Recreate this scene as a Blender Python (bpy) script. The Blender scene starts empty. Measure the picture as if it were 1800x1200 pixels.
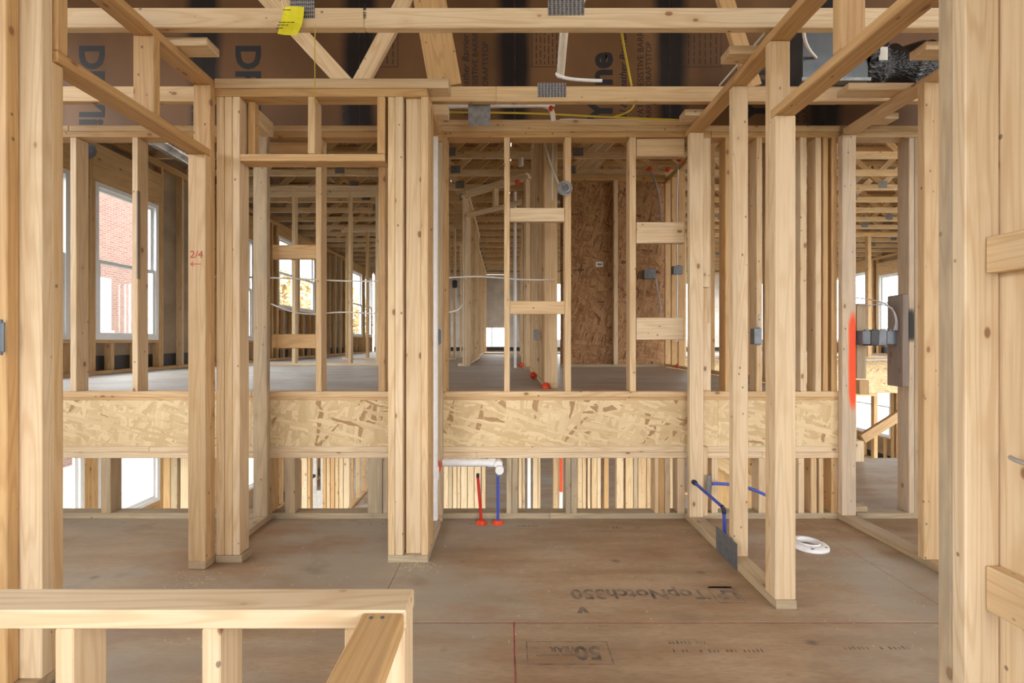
import bpy, math, random
from mathutils import Vector, Matrix
random.seed(7)
S = bpy.context.scene
COL = S.collection
# ------------------------------------------------------------------ camera, sky, exposure
F = 800.0                                   # focal length in pixels of an 1800 x 1200 frame
cd = bpy.data.cameras.new('camera'); cam = bpy.data.objects.new('camera', cd); COL.objects.link(cam)
cd.sensor_width = 36.0; cd.lens = 36.0 * F / 1800.0
cd.shift_x = 10.0 / 1800.0; cd.clip_start = 0.02
cam.location = (0, 0, 0); cam.rotation_euler = (math.pi / 2, 0, 0)
S.camera = cam
W = bpy.data.worlds.new('sky'); S.world = W; W.use_nodes = True
wn = W.node_tree.nodes; wl = W.node_tree.links
bg = wn['Background']
tc = wn.new('ShaderNodeTexCoord'); sp = wn.new('ShaderNodeSeparateXYZ'); rp = wn.new('ShaderNodeValToRGB')
wl.new(tc.outputs['Generated'], sp.inputs[0]); wl.new(sp.outputs['Z'], rp.inputs[0]); wl.new(rp.outputs[0], bg.inputs[0])
rp.color_ramp.elements[0].position = 0.0; rp.color_ramp.elements[0].color = (1.0, 0.99, 0.97, 1)
rp.color_ramp.elements[1].position = 1.0; rp.color_ramp.elements[1].color = (0.86, 0.93, 1.0, 1)
bg.inputs[1].default_value = 17.0
S.view_settings.view_transform = 'Standard'; S.view_settings.look = 'None'
S.view_settings.gamma = 1.0; S.view_settings.use_curve_mapping = False
S.view_settings.exposure = -0.32
S.cycles.max_bounces = 10; S.cycles.diffuse_bounces = 7; S.cycles.glossy_bounces = 3
S.cycles.transmission_bounces = 4; S.cycles.transparent_max_bounces = 12
S.cycles.caustics_reflective = False; S.cycles.caustics_refractive = False
S.cycles.sample_clamp_indirect = 6.0

# ------------------------------------------------------------------ materials
def new_mat(name):
    m = bpy.data.materials.new(name); m.use_nodes = True
    return m, m.node_tree.nodes, m.node_tree.links, m.node_tree.nodes['Principled BSDF']
def N(nd, typ, **kw):
    n = nd.new(typ)
    for k, v in kw.items(): setattr(n, k, v)
    return n
def math_n(nd, lk, op, a, b=None, clamp=False):
    n = N(nd, 'ShaderNodeMath', operation=op); n.use_clamp = clamp
    for i, v in enumerate((a, b)):
        if v is None: continue
        if isinstance(v, (int, float)): n.inputs[i].default_value = v
        else: lk.new(v, n.inputs[i])
    return n.outputs[0]
def mix_n(nd, lk, fac, a, b, blend='MIX'):
    n = N(nd, 'ShaderNodeMix', data_type='RGBA', blend_type=blend)
    for sock, v in ((n.inputs[0], fac), (n.inputs[6], a), (n.inputs[7], b)):
        if isinstance(v, (int, float)): sock.default_value = v
        elif isinstance(v, tuple): sock.default_value = (*v, 1)
        else: lk.new(v, sock)
    return n.outputs[2]
def mapping(nd, lk, vec, scale, rot=(0, 0, 0)):
    n = N(nd, 'ShaderNodeMapping'); n.inputs['Scale'].default_value = scale; n.inputs['Rotation'].default_value = rot
    lk.new(vec, n.inputs['Vector']); return n.outputs[0]
def noise(nd, lk, vec, scale, detail=3, rough=0.5):
    n = N(nd, 'ShaderNodeTexNoise'); n.inputs['Scale'].default_value = scale
    n.inputs['Detail'].default_value = detail; n.inputs['Roughness'].default_value = rough
    lk.new(vec, n.inputs['Vector']); return n.outputs['Fac']
def step(nd, lk, v, lo, hi):
    n = N(nd, 'ShaderNodeMapRange'); n.inputs[1].default_value = lo; n.inputs[2].default_value = hi
    n.clamp = True; lk.new(v, n.inputs[0]); return n.outputs[0]
def rand_coords(nd, lk):
    """object coordinates shifted by a random amount for each piece, so no two pieces share grain"""
    t = N(nd, 'ShaderNodeTexCoord'); oi = N(nd, 'ShaderNodeObjectInfo')
    sc = N(nd, 'ShaderNodeVectorMath', operation='SCALE'); sc.inputs[0].default_value = (13.1, 7.7, 41.3)
    lk.new(oi.outputs['Random'], sc.inputs['Scale'])
    ad = N(nd, 'ShaderNodeVectorMath', operation='ADD')
    lk.new(t.outputs['Object'], ad.inputs[0]); lk.new(sc.outputs[0], ad.inputs[1])
    return ad.outputs[0], oi.outputs['Random'], t.outputs['Object']

def wood(name, ca, cb, dark, weather=0.12, wcol=(0.33, 0.29, 0.24), paint=None):
    m, nd, lk, p = new_mat(name)
    v, r, raw = rand_coords(nd, lk)
    base = mix_n(nd, lk, r, ca, cb)
    big = noise(nd, lk, mapping(nd, lk, v, (9, 9, 0.55)), 1.0, 2)
    rings = math_n(nd, lk, 'SINE', math_n(nd, lk, 'MULTIPLY', big, 85.0))
    rings = step(nd, lk, rings, 0.0, 1.0)
    fine = noise(nd, lk, mapping(nd, lk, v, (150, 150, 3.5)), 1.0, 3, 0.6)
    mott = noise(nd, lk, mapping(nd, lk, v, (7, 7, 1.6)), 1.0, 3)
    c = mix_n(nd, lk, math_n(nd, lk, 'MULTIPLY', rings, 0.42), base, dark)
    c = mix_n(nd, lk, math_n(nd, lk, 'MULTIPLY', step(nd, lk, fine, 0.45, 0.75), 0.40), c, dark)
    c = mix_n(nd, lk, math_n(nd, lk, 'MULTIPLY', step(nd, lk, mott, 0.5, 0.75), 0.30), c, dark)
    # knots: a few cells of a stretched cell pattern
    vo = N(nd, 'ShaderNodeTexVoronoi'); vo.inputs['Scale'].default_value = 1.0; vo.inputs['Randomness'].default_value = 1.0
    lk.new(mapping(nd, lk, v, (11.0, 11.0, 6.2)), vo.inputs['Vector'])
    sx = N(nd, 'ShaderNodeSeparateColor'); lk.new(vo.outputs['Color'], sx.inputs[0])
    pick = math_n(nd, lk, 'GREATER_THAN', sx.outputs[0], 0.40)
    kn = math_n(nd, lk, 'MULTIPLY', step(nd, lk, vo.outputs['Distance'], 0.13, 0.085), pick)
    halo = math_n(nd, lk, 'MULTIPLY', step(nd, lk, vo.outputs['Distance'], 0.36, 0.12), pick)
    c = mix_n(nd, lk, math_n(nd, lk, 'MULTIPLY', halo, 0.32), c, dark)
    c = mix_n(nd, lk, math_n(nd, lk, 'MULTIPLY', kn, 0.85), c, (0.20, 0.085, 0.035))
    # nail holes and flecks
    v2 = N(nd, 'ShaderNodeTexVoronoi'); v2.inputs['Scale'].default_value = 1.0
    lk.new(mapping(nd, lk, v, (19, 19, 14)), v2.inputs['Vector'])
    s2 = N(nd, 'ShaderNodeSeparateColor'); lk.new(v2.outputs['Color'], s2.inputs[0])
    fl = math_n(nd, lk, 'MULTIPLY', step(nd, lk, v2.outputs['Distance'], 0.12, 0.07), math_n(nd, lk, 'GREATER_THAN', s2.outputs[1], 0.60))
    c = mix_n(nd, lk, math_n(nd, lk, 'MULTIPLY', fl, 0.75), c, (0.09, 0.055, 0.03))
    we = noise(nd, lk, mapping(nd, lk, v, (14, 14, 2.2)), 1.0, 4, 0.65)
    wf = math_n(nd, lk, 'MULTIPLY', step(nd, lk, we, 0.62 - weather, 0.92 - weather), min(1.0, 0.35 + weather * 2))
    c = mix_n(nd, lk, wf, c, wcol)
    if paint:                                  # a sprayed patch with a shape of its own, in object coordinates
        (px, pz, rx, rz, pc, soft) = paint
        s3 = N(nd, 'ShaderNodeSeparateXYZ'); lk.new(raw, s3.inputs[0])
        wob = math_n(nd, lk, 'MULTIPLY', math_n(nd, lk, 'SUBTRACT', noise(nd, lk, mapping(nd, lk, raw, (60, 60, 9)), 1.0, 3), 0.5), 0.9)
        dx = math_n(nd, lk, 'ABSOLUTE', math_n(nd, lk, 'DIVIDE', math_n(nd, lk, 'SUBTRACT', s3.outputs[0], px), rx))
        dz = math_n(nd, lk, 'ABSOLUTE', math_n(nd, lk, 'DIVIDE', math_n(nd, lk, 'SUBTRACT', s3.outputs[2], pz), rz))
        q = math_n(nd, lk, 'ADD', math_n(nd, lk, 'POWER', dx, 2.0), math_n(nd, lk, 'POWER', dz, 6.0))
        q = math_n(nd, lk, 'ADD', q, wob)
        c = mix_n(nd, lk, step(nd, lk, q, 1.0 + soft, 1.0 - soft), c, pc)
    lk.new(c, p.inputs['Base Color']); p.inputs['Roughness'].default_value = 0.62
    bm = N(nd, 'ShaderNodeBump'); bm.inputs['Strength'].default_value = 0.12; bm.inputs['Distance'].default_value = 0.002
    lk.new(fine, bm.inputs['Height']); lk.new(bm.outputs[0], p.inputs['Normal'])
    return m

PINE = wood('pine', (0.68, 0.515, 0.315), (0.615, 0.435, 0.24), (0.45, 0.265, 0.11), 0.10, (0.40, 0.31, 0.20))
PINEL = wood('pine_pale', (0.71, 0.57, 0.385), (0.665, 0.51, 0.325), (0.50, 0.325, 0.165), 0.08, (0.47, 0.39, 0.28))
PINEO = wood('pine_warm', (0.60, 0.395, 0.19), (0.535, 0.335, 0.145), (0.38, 0.20, 0.07), 0.10, (0.36, 0.25, 0.14))
PINEW = wood('pine_weathered', (0.55, 0.43, 0.275), (0.49, 0.37, 0.225), (0.33, 0.225, 0.125), 0.24, (0.34, 0.275, 0.20))
PLATEW = wood('plate_weathered', (0.53, 0.435, 0.285), (0.48, 0.375, 0.235), (0.29, 0.20, 0.11), 0.26, (0.33, 0.27, 0.195))
SCRAP = wood('scrap_grey', (0.27, 0.21, 0.17), (0.25, 0.19, 0.15), (0.16, 0.11, 0.085), 0.2, (0.22, 0.2, 0.19))

def osb(name, light, mid, dark, scale=1.0, dfac=0.5):
    m, nd, lk, p = new_mat(name)
    v, r, raw = rand_coords(nd, lk)
    c = None; h = None
    for i, (ang, sx, sz) in enumerate(((0.15, 9, 36), (-0.75, 11, 40), (0.8, 10, 44), (1.45, 13, 38), (-0.25, 16, 60))):
        vo = N(nd, 'ShaderNodeTexVoronoi'); vo.inputs['Scale'].default_value = scale
        wob = N(nd, 'ShaderNodeVectorMath', operation='ADD')
        nz = N(nd, 'ShaderNodeTexNoise'); nz.inputs['Scale'].default_value = 14; lk.new(v, nz.inputs['Vector'])
        ws = N(nd, 'ShaderNodeVectorMath', operation='SCALE'); ws.inputs['Scale'].default_value = 0.03; lk.new(nz.outputs['Color'], ws.inputs[0])
        lk.new(v, wob.inputs[0]); lk.new(ws.outputs[0], wob.inputs[1])
        mp = mapping(nd, lk, mapping(nd, lk, wob.outputs[0], (1, 1, 1), (0, ang, 0)), (sz * 1.25, 18, sx * .62))
        lk.new(mp, vo.inputs['Vector'])
        sc = N(nd, 'ShaderNodeSeparateColor'); lk.new(vo.outputs['Color'], sc.inputs[0])
        tone = mix_n(nd, lk, step(nd, lk, sc.outputs[0], 0.15, 0.85), mid, light)
        tone = mix_n(nd, lk, math_n(nd, lk, 'MULTIPLY', math_n(nd, lk, 'GREATER_THAN', sc.outputs[1], 0.95), dfac), tone, dark)
        if c is None: c = tone; h = sc.outputs[2]
        else:
            use = math_n(nd, lk, 'GREATER_THAN', sc.outputs[2], 0.62)
            c = mix_n(nd, lk, use, c, tone)
    gr = noise(nd, lk, mapping(nd, lk, v, (60, 60, 160)), 1.0, 3)
    c = mix_n(nd, lk, math_n(nd, lk, 'MULTIPLY', step(nd, lk, gr, 0.5, 0.75), 0.35), c, mid)
    lk.new(c, p.inputs['Base Color']); p.inputs['Roughness'].default_value = 0.7
    return m
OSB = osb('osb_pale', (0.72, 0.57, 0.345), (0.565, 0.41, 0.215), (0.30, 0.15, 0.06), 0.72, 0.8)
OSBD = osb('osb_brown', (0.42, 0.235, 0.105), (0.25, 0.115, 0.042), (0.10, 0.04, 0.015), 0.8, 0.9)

def subfloor(name, ca, cb, dark, grey):
    m, nd, lk, p = new_mat(name)
    t = N(nd, 'ShaderNodeTexCoord'); g = N(nd, 'ShaderNodeNewGeometry'); v = g.outputs['Position']
    oi = N(nd, 'ShaderNodeObjectInfo')
    st = noise(nd, lk, mapping(nd, lk, v, (1.6, 9, 1)), 1.0, 5, 0.6)
    fi = noise(nd, lk, mapping(nd, lk, v, (22, 130, 1)), 1.0, 4, 0.65)
    lg = noise(nd, lk, mapping(nd, lk, v, (0.75, 1.2, 1)), 1.0, 4, 0.6)
    c = mix_n(nd, lk, step(nd, lk, st, 0.38, 0.62), ca, cb)
    c = mix_n(nd, lk, math_n(nd, lk, 'MULTIPLY', step(nd, lk, fi, 0.45, 0.75), 0.45), c, dark)
    c = mix_n(nd, lk, math_n(nd, lk, 'MULTIPLY', step(nd, lk, lg, 0.44, 0.60), 0.75), c, grey)
    bl = noise(nd, lk, mapping(nd, lk, v, (3.3, 4.6, 1)), 1.0, 3, 0.55)
    c = mix_n(nd, lk, math_n(nd, lk, 'MULTIPLY', step(nd, lk, bl, 0.60, 0.76), 0.50), c, dark)
    br = noise(nd, lk, mapping(nd, lk, v, (1.1, 2.6, 1)), 1.0, 5, 0.7)
    c = mix_n(nd, lk, math_n(nd, lk, 'MULTIPLY', step(nd, lk, br, 0.52, 0.66), 0.55), c, tuple(x * y for x, y in zip(ca, (0.72, 0.52, 0.42))))
    sm = N(nd, 'ShaderNodeTexVoronoi'); sm.inputs['Scale'].default_value = 1.0
    lk.new(mapping(nd, lk, v, (5, 7, 1)), sm.inputs['Vector'])
    s2 = N(nd, 'ShaderNodeSeparateColor'); lk.new(sm.outputs['Color'], s2.inputs[0])
    k = math_n(nd, lk, 'MULTIPLY', step(nd, lk, sm.outputs['Distance'], 0.16, 0.03), math_n(nd, lk, 'GREATER_THAN', s2.outputs[0], 0.82))
    c = mix_n(nd, lk, math_n(nd, lk, 'MULTIPLY', k, 0.6), c, (0.05, 0.035, 0.03))
    lk.new(c, p.inputs['Base Color']); p.inputs['Roughness'].default_value = 0.55
    bm = N(nd, 'ShaderNodeBump'); bm.inputs['Strength'].default_value = 0.15; bm.inputs['Distance'].default_value = 0.003
    lk.new(fi, bm.inputs['Height']); lk.new(bm.outputs[0], p.inputs['Normal'])
    return m
SUBF = subfloor('subfloor_brown', (0.41, 0.295, 0.19), (0.305, 0.20, 0.118), (0.155, 0.10, 0.062), (0.35, 0.315, 0.26))
SUBG = subfloor('subfloor_grey', (0.52, 0.46, 0.40), (0.43, 0.37, 0.31), (0.27, 0.23, 0.20), (0.53, 0.50, 0.465))

def plain(name, col, rough=0.5, metal=0.0, var=0.12, scale=14, emit=None):
    m, nd, lk, p = new_mat(name)
    v, r, raw = rand_coords(nd, lk)
    n = noise(nd, lk, v, scale, 3)
    dk = tuple(x * (1 - 2 * var) for x in col)
    lk.new(mix_n(nd, lk, step(nd, lk, n, 0.4, 0.75), col, dk), p.inputs['Base Color'])
    p.inputs['Roughness'].default_value = rough; p.inputs['Metallic'].default_value = metal
    return m
VINYL = plain('white_vinyl', (0.80, 0.81, 0.83), 0.4, 0, 0.03)
PVC = plain('white_pvc', (0.80, 0.80, 0.81), 0.35, 0, 0.05, 25)
PVCO = plain('cream_pvc', (0.66, 0.60, 0.50), 0.4, 0, 0.06, 25)
REDPEX = plain('red_pex', (0.55, 0.02, 0.015), 0.35, 0, 0.1)
BLUEPEX = plain('blue_pex', (0.045, 0.085, 0.46), 0.35, 0, 0.1)
BLACKP = plain('black_plastic', (0.012, 0.012, 0.013), 0.4)
CAULK = plain('orange_caulk', (0.80, 0.075, 0.02), 0.5, 0, 0.15, 60)
GALV = plain('galvanised_steel', (0.34, 0.35, 0.37), 0.45, 0.75, 0.2, 30)
GALVD = plain('dull_steel', (0.20, 0.215, 0.235), 0.5, 0.55, 0.15, 30)
BOXBLUE = plain('slate_plastic', (0.135, 0.16, 0.195), 0.4, 0, 0.1)
DUCTST = plain('duct_steel', (0.20, 0.23, 0.26), 0.35, 0.8, 0.2, 5)
FLEX = plain('black_foil', (0.010, 0.010, 0.012), 0.22, 0, 0.2, 8)
_n = FLEX.node_tree.nodes; _v = _n.new('ShaderNodeTexNoise'); _v.inputs['Scale'].default_value = 26; _v.inputs['Detail'].default_value = 4
_b = _n.new('ShaderNodeBump'); _b.inputs['Strength'].default_value = 0.7; _b.inputs['Distance'].default_value = 0.02
FLEX.node_tree.links.new(_v.outputs['Fac'], _b.inputs['Height']); FLEX.node_tree.links.new(_b.outputs[0], _n['Principled BSDF'].inputs['Normal'])
WIREW = plain('white_sheath', (0.72, 0.70, 0.66), 0.45, 0, 0.05)
WIREY = plain('yellow_sheath', (0.62, 0.50, 0.05), 0.45, 0, 0.05)
WIREG = plain('grey_sheath', (0.38, 0.37, 0.36), 0.45, 0, 0.05)
TAGY = plain('yellow_paper', (0.80, 0.74, 0.03), 0.6, 0, 0.05)
INK = plain('black_ink', (0.008, 0.007, 0.008), 0.7, 0, 0.3, 50)
INKF = plain('faded_ink', (0.235, 0.175, 0.135), 0.6, 0, 0.40, 22)
REDINK = plain('red_marker', (0.50, 0.05, 0.03), 0.6)
CHALK = plain('red_chalk', (0.34, 0.07, 0.06), 0.9, 0, 0.4, 40)
MEMB = plain('black_membrane', (0.012, 0.011, 0.012), 0.45)
SHEATH = plain('sheathing_tan', (0.36, 0.27, 0.18), 0.7, 0, 0.2, 3)
FOILS = plain('silver_sheathing', (0.62, 0.57, 0.52), 0.32, 0.55, 0.15, 3)
CHIPS = plain('wood_chips', (0.70, 0.58, 0.42), 0.8)
GROUND = plain('outdoor_ground', (0.30, 0.28, 0.22), 0.9, 0, 0.2, 0.4)
LABELW = plain('white_label', (0.75, 0.73, 0.68), 0.6)
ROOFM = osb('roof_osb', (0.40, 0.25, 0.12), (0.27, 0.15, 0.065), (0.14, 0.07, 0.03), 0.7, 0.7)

def barrier():
    m, nd, lk, p = new_mat('brown_barrier_board')
    v, r, raw = rand_coords(nd, lk)
    n = noise(nd, lk, mapping(nd, lk, v, (2.4, 1, 1.5)), 1.0, 4)
    c = mix_n(nd, lk, step(nd, lk, n, 0.3, 0.75), (0.165, 0.082, 0.034), (0.092, 0.044, 0.018))
    s3 = N(nd, 'ShaderNodeSeparateXYZ'); lk.new(raw, s3.inputs[0])
    ed = math_n(nd, lk, 'ADD', math_n(nd, lk, 'ABSOLUTE', s3.outputs[0]), math_n(nd, lk, 'MULTIPLY', math_n(nd, lk, 'SUBTRACT', n, 0.5), 0.12))
    c = mix_n(nd, lk, math_n(nd, lk, 'MULTIPLY', step(nd, lk, ed, 0.40, 0.47), 0.95), c, (0.006, 0.005, 0.006))
    lk.new(c, p.inputs['Base Color']); p.inputs['Roughness'].default_value = 0.6; p.inputs['Specular IOR Level'].default_value = 0.25
    bm = N(nd, 'ShaderNodeBump'); bm.inputs['Strength'].default_value = 0.4; bm.inputs['Distance'].default_value = 0.02
    lk.new(n, bm.inputs['Height']); lk.new(bm.outputs[0], p.inputs['Normal'])
    return m
BARR = barrier()
def connector():
    m, nd, lk, p = new_mat('toothed_plate_steel')
    t = N(nd, 'ShaderNodeTexCoord')
    vo = N(nd, 'ShaderNodeTexVoronoi'); vo.inputs['Scale'].default_value = 1.0; vo.inputs['Randomness'].default_value = 0.12
    lk.new(mapping(nd, lk, t.outputs['Object'], (110, 110, 55)), vo.inputs['Vector'])
    hole = step(nd, lk, vo.outputs['Distance'], 0.42, 0.30)
    lk.new(mix_n(nd, lk, hole, (0.36, 0.37, 0.40), (0.07, 0.065, 0.06)), p.inputs['Base Color'])
    p.inputs['Metallic'].default_value = 0.6; p.inputs['Roughness'].default_value = 0.42
    return m
CONN = connector()
def glass_mat():
    m, nd, lk, p = new_mat('window_glass')
    nd.remove(p); out = nd['Material Output']
    a = N(nd, 'ShaderNodeBsdfTransparent'); a.inputs[0].default_value = (0.94, 0.96, 0.96, 1)
    b = N(nd, 'ShaderNodeBsdfGlossy'); b.inputs['Roughness'].default_value = 0.02
    fr = N(nd, 'ShaderNodeLayerWeight'); fr.inputs[0].default_value = 0.5
    rf_ = math_n(nd, lk, 'ADD', math_n(nd, lk, 'MULTIPLY', math_n(nd, lk, 'POWER', fr.outputs['Facing'], 5.0), 0.5), 0.04)
    mx = N(nd, 'ShaderNodeMixShader'); lk.new(rf_, mx.inputs[0]); lk.new(a.outputs[0], mx.inputs[1]); lk.new(b.outputs[0], mx.inputs[2])
    lk.new(mx.outputs[0], out.inputs['Surface'])
    return m
GLASS = glass_mat()
def brick_mat():
    m, nd, lk, p = new_mat('red_brickwork')
    t = N(nd, 'ShaderNodeTexCoord')
    b = N(nd, 'ShaderNodeTexBrick'); b.inputs['Scale'].default_value = 1.0
    b.inputs['Brick Width'].default_value = 0.21; b.inputs['Row Height'].default_value = 0.075; b.inputs['Mortar Size'].default_value = 0.008
    b.inputs['Color1'].default_value = (0.115, 0.045, 0.032, 1); b.inputs['Color2'].default_value = (0.14, 0.07, 0.045, 1); b.inputs['Mortar'].default_value = (0.15, 0.13, 0.12, 1)
    g = N(nd, 'ShaderNodeNewGeometry'); sx = N(nd, 'ShaderNodeSeparateXYZ'); cx = N(nd, 'ShaderNodeCombineXYZ')
    lk.new(g.outputs['Position'], sx.inputs[0]); lk.new(sx.outputs['Y'], cx.inputs[0]); lk.new(sx.outputs['Z'], cx.inputs[1])
    lk.new(cx.outputs[0], b.inputs['Vector'])
    lk.new(b.outputs['Color'], p.inputs['Base Color']); p.inputs['Roughness'].default_value = 0.85
    return m
BRICK = brick_mat()
def leaf_mat(name, a, b):
    m, nd, lk, p = new_mat(name)
    g = N(nd, 'ShaderNodeNewGeometry'); lk.new(mix_n(nd, lk, g.outputs['Random Per Island'], a, b), p.inputs['Base Color'])
    p.inputs['Roughness'].default_value = 0.7
    return m

# ------------------------------------------------------------------ geometry helpers
def X(px, Y): return (px - 890.0) * Y / F       # metric position of what is Y metres away from the tripod
def Z(py, Y): return (600.0 - py) * Y / F
_cache = {}
def cbox_mesh(a, b, c, ch=None):
    """chamfered box a x b x c about its centre, 44 triangles, shared between alike pieces"""
    a, b, c = round(a, 3), round(b, 3), round(c, 3)
    ch = min(0.003, 0.2 * min(a, b, c)) if ch is None else ch
    key = (a, b, c, ch)
    if key in _cache: return _cache[key]
    hx, hy, hz = a / 2, b / 2, c / 2
    vs, idx = [], {}
    for sx in (-1, 1):
        for sy in (-1, 1):
            for sz in (-1, 1):
                for ax in range(3):
                    q = [sx * (hx - ch), sy * (hy - ch), sz * (hz - ch)]
                    q[ax] = (sx * hx, sy * hy, sz * hz)[ax]
                    idx[(sx, sy, sz, ax)] = len(vs); vs.append(tuple(q))
    fs = []
    for ax in range(3):
        u, w = (ax + 1) % 3, (ax + 2) % 3
        for s in (-1, 1):
            f = []
            for su, sw in ((-1, -1), (1, -1), (1, 1), (-1, 1)):
                k = [0, 0, 0]; k[ax] = s; k[u] = su; k[w] = sw; f.append(idx[(*k, ax)])
            fs.append(f if s > 0 else f[::-1])
        for su in (-1, 1):
            for sw in (-1, 1):
                f = []
                for s, which in ((-1, u), (1, u), (1, w), (-1, w)):
                    k = [0, 0, 0]; k[ax] = s; k[u] = su; k[w] = sw; f.append(idx[(*k, which)])
                fs.append(f if su * sw < 0 else f[::-1])
    for sx in (-1, 1):
        for sy in (-1, 1):
            for sz in (-1, 1):
                f = [idx[(sx, sy, sz, i)] for i in range(3)]
                fs.append(f if sx * sy * sz > 0 else f[::-1])
    me = bpy.data.meshes.new('board'); me.from_pydata(vs, [], fs); me.update()
    _cache[key] = me
    return me
def setmat(o, mat):
    if len(o.data.materials) == 0: o.data.materials.append(None)
    o.material_slots[0].link = 'OBJECT'; o.material_slots[0].material = mat
def link(name, data, mat, parent=None):
    o = bpy.data.objects.new(name, data); COL.objects.link(o)
    if mat: setmat(o, mat)
    if parent: o.parent = parent
    return o
def wpos(o):
    v = Vector(o.location)
    while o.parent: o = o.parent; v = v + Vector(o.location)
    return v
def box(par, name, mat, x0, x1, y0, y1, z0, z1, ch=None, tilt=None):
    """a board between two corners; its grain runs along its longest side"""
    x0, x1 = sorted((x0, x1)); y0, y1 = sorted((y0, y1)); z0, z1 = sorted((z0, z1))
    d = (x1 - x0, y1 - y0, z1 - z0); k = d.index(max(d))
    if k == 2: me = cbox_mesh(*d, ch); rot = (0, 0, 0)
    elif k == 0: me = cbox_mesh(d[2], d[1], d[0], ch); rot = (0, math.pi / 2, 0)
    else: me = cbox_mesh(d[0], d[2], d[1], ch); rot = (math.pi / 2, 0, 0)
    o = link(name, me, mat, par)
    c = Vector(((x0 + x1) / 2, (y0 + y1) / 2, (z0 + z1) / 2))
    o.location = c - (wpos(par) if par else Vector())
    o.rotation_euler = rot
    if tilt: o.rotation_euler = (rot[0] + tilt[0], rot[1] + tilt[1], rot[2] + tilt[2])
    return o
def strut(par, name, mat, p, q, wide, thick, flat=(0, 1, 0)):
    """a board from p to q; flat is the normal of its wide face"""
    p, q = Vector(p), Vector(q); zc = (q - p).normalized()
    yc = Vector(flat); yc = (yc - zc * yc.dot(zc)).normalized(); xc = yc.cross(zc)
    o = link(name, cbox_mesh(wide, thick, (q - p).length), mat, par)
    R = Matrix((xc, yc, zc)).transposed()
    o.rotation_euler = R.to_euler(); o.location = (p + q) / 2 - (wpos(par) if par else Vector())
    return o
def thing(name, label, cat, loc, group=None, kind=None):
    o = bpy.data.objects.new(name, None); COL.objects.link(o); o.location = loc; o.empty_display_size = 0.1
    o['label'] = label; o['category'] = cat
    if group: o['group'] = group
    if kind: o['kind'] = kind
    return o
def tag(o, label, cat, group=None, kind=None):
    o['label'] = label; o['category'] = cat
    if group: o['group'] = group
    if kind: o['kind'] = kind
    return o
def struct(name, loc=(0, 0, 0), label=None):
    o = bpy.data.objects.new(name, None); COL.objects.link(o); o.location = loc; o['kind'] = 'structure'
    if label: o['label'] = label
    return o
def wire(name, mat, pts, r, par=None, res=3, smooth=True):
    c = bpy.data.curves.new(name, 'CURVE'); c.dimensions = '3D'; c.bevel_depth = r; c.bevel_resolution = res; c.use_fill_caps = True
    s = c.splines.new('NURBS' if smooth else 'POLY'); s.points.add(len(pts) - 1)
    o0 = wpos(par) if par else Vector(pts[0])
    for i, p in enumerate(pts):
        s.points[i].co = (*(Vector(p) - o0), 1)
    if smooth: s.use_endpoint_u = True; s.order_u = min(4, len(pts)); c.resolution_u = 8
    o = bpy.data.objects.new(name, c); COL.objects.link(o); c.materials.append(mat)
    if par: o.parent = par
    else: o.location = o0
    return o
def lathe(name, mat, prof, axis, loc, par=None, n=28):
    """profile of (radius, height) pairs turned about an axis"""
    vs, fs = [], []
    for r, h in prof:
        for i in range(n):
            a = 2 * math.pi * i / n; vs.append((r * math.cos(a), r * math.sin(a), h))
    for j in range(len(prof) - 1):
        for i in range(n):
            fs.append((j * n + i, j * n + (i + 1) % n, (j + 1) * n + (i + 1) % n, (j + 1) * n + i))
    me = bpy.data.meshes.new(name); me.from_pydata(vs, [], fs); me.update()
    for pl in me.polygons: pl.use_smooth = len(prof) > 6
    o = link(name, me, mat, par); o.location = Vector(loc) - (wpos(par) if par else Vector())
    o.rotation_euler = {'z': (0, 0, 0), 'x': (0, math.pi / 2, 0), 'y': (math.pi / 2, 0, 0)}[axis]
    return o
def text(name, body, mat, size, loc, rot, par, align='LEFT', ext=0.0003, shear=0.0, bold=0.0):
    c = bpy.data.curves.new(name, 'FONT'); c.body = body; c.size = size; c.extrude = ext; c.align_x = align; c.shear = shear
    c.offset = bold; c.resolution_u = 3
    o = bpy.data.objects.new(name, c); COL.objects.link(o); c.materials.append(mat)
    o.parent = par; o.location = Vector(loc) - wpos(par); o.rotation_euler = rot
    return o

FL = -1.15            # landing floor
UF = -0.361           # upper floor
LF = -3.30            # lower floor
PB = 1.323            # underside of the landing's top plates
YB = 2.949            # rim wall
TB = 1.40             # underside of the landing's trusses
UT = 2.35             # underside of the upper trusses
XL = -4.5             # left outside wall
XR = 10.3             # right outside wall
YE = 15.4             # far end
P38, P89 = 0.038, 0.089

# ------------------------------------------------------------------ floors
fl = struct('floor', (0, 2, FL - 0.02), 'brown subfloor of the landing with printed panels')
def panels(par, mat, rows, z0, z1):
    for (ya, yb, xs) in rows:
        for xa, xb in zip(xs[:-1], xs[1:]):
            box(par, 'floor_panel', mat, xa + .0012, xb - .0012, ya + .0012, yb - .0012, z0, z1, 0.0012)
panels(fl, SUBF, [(YB - 1.08 - 1.22 * 3, YB - 1.08 - 1.22 * 2, [-4.5, -2.4, .03, 2.47, 4.9, 7.3, 10.3]),
                  (YB - 1.08 - 1.22 * 2, YB - 1.08 - 1.22, [-4.5, -2.99, -.55, 1.89, 4.33, 6.8, 10.3]),
                  (YB - 1.08 - 1.22, YB - 1.08, [-4.5, -2.4, .035, 2.475, 4.9, 7.3, 10.3]),
                  (YB - 1.08, YB + .09, [-4.5, -2.99, -.55, 1.89, 4.33, 6.8, 10.3])], FL - .02, FL)
panels(fl, SUBF, [(YB + .09, 4.5, [2.3, 4.0])], FL - .02, FL)
fu = struct('floor_upper', (0, 9, UF - 0.02), 'grey subfloor of the raised storey')
rows = []; y = YB + .031; k = 0
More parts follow.
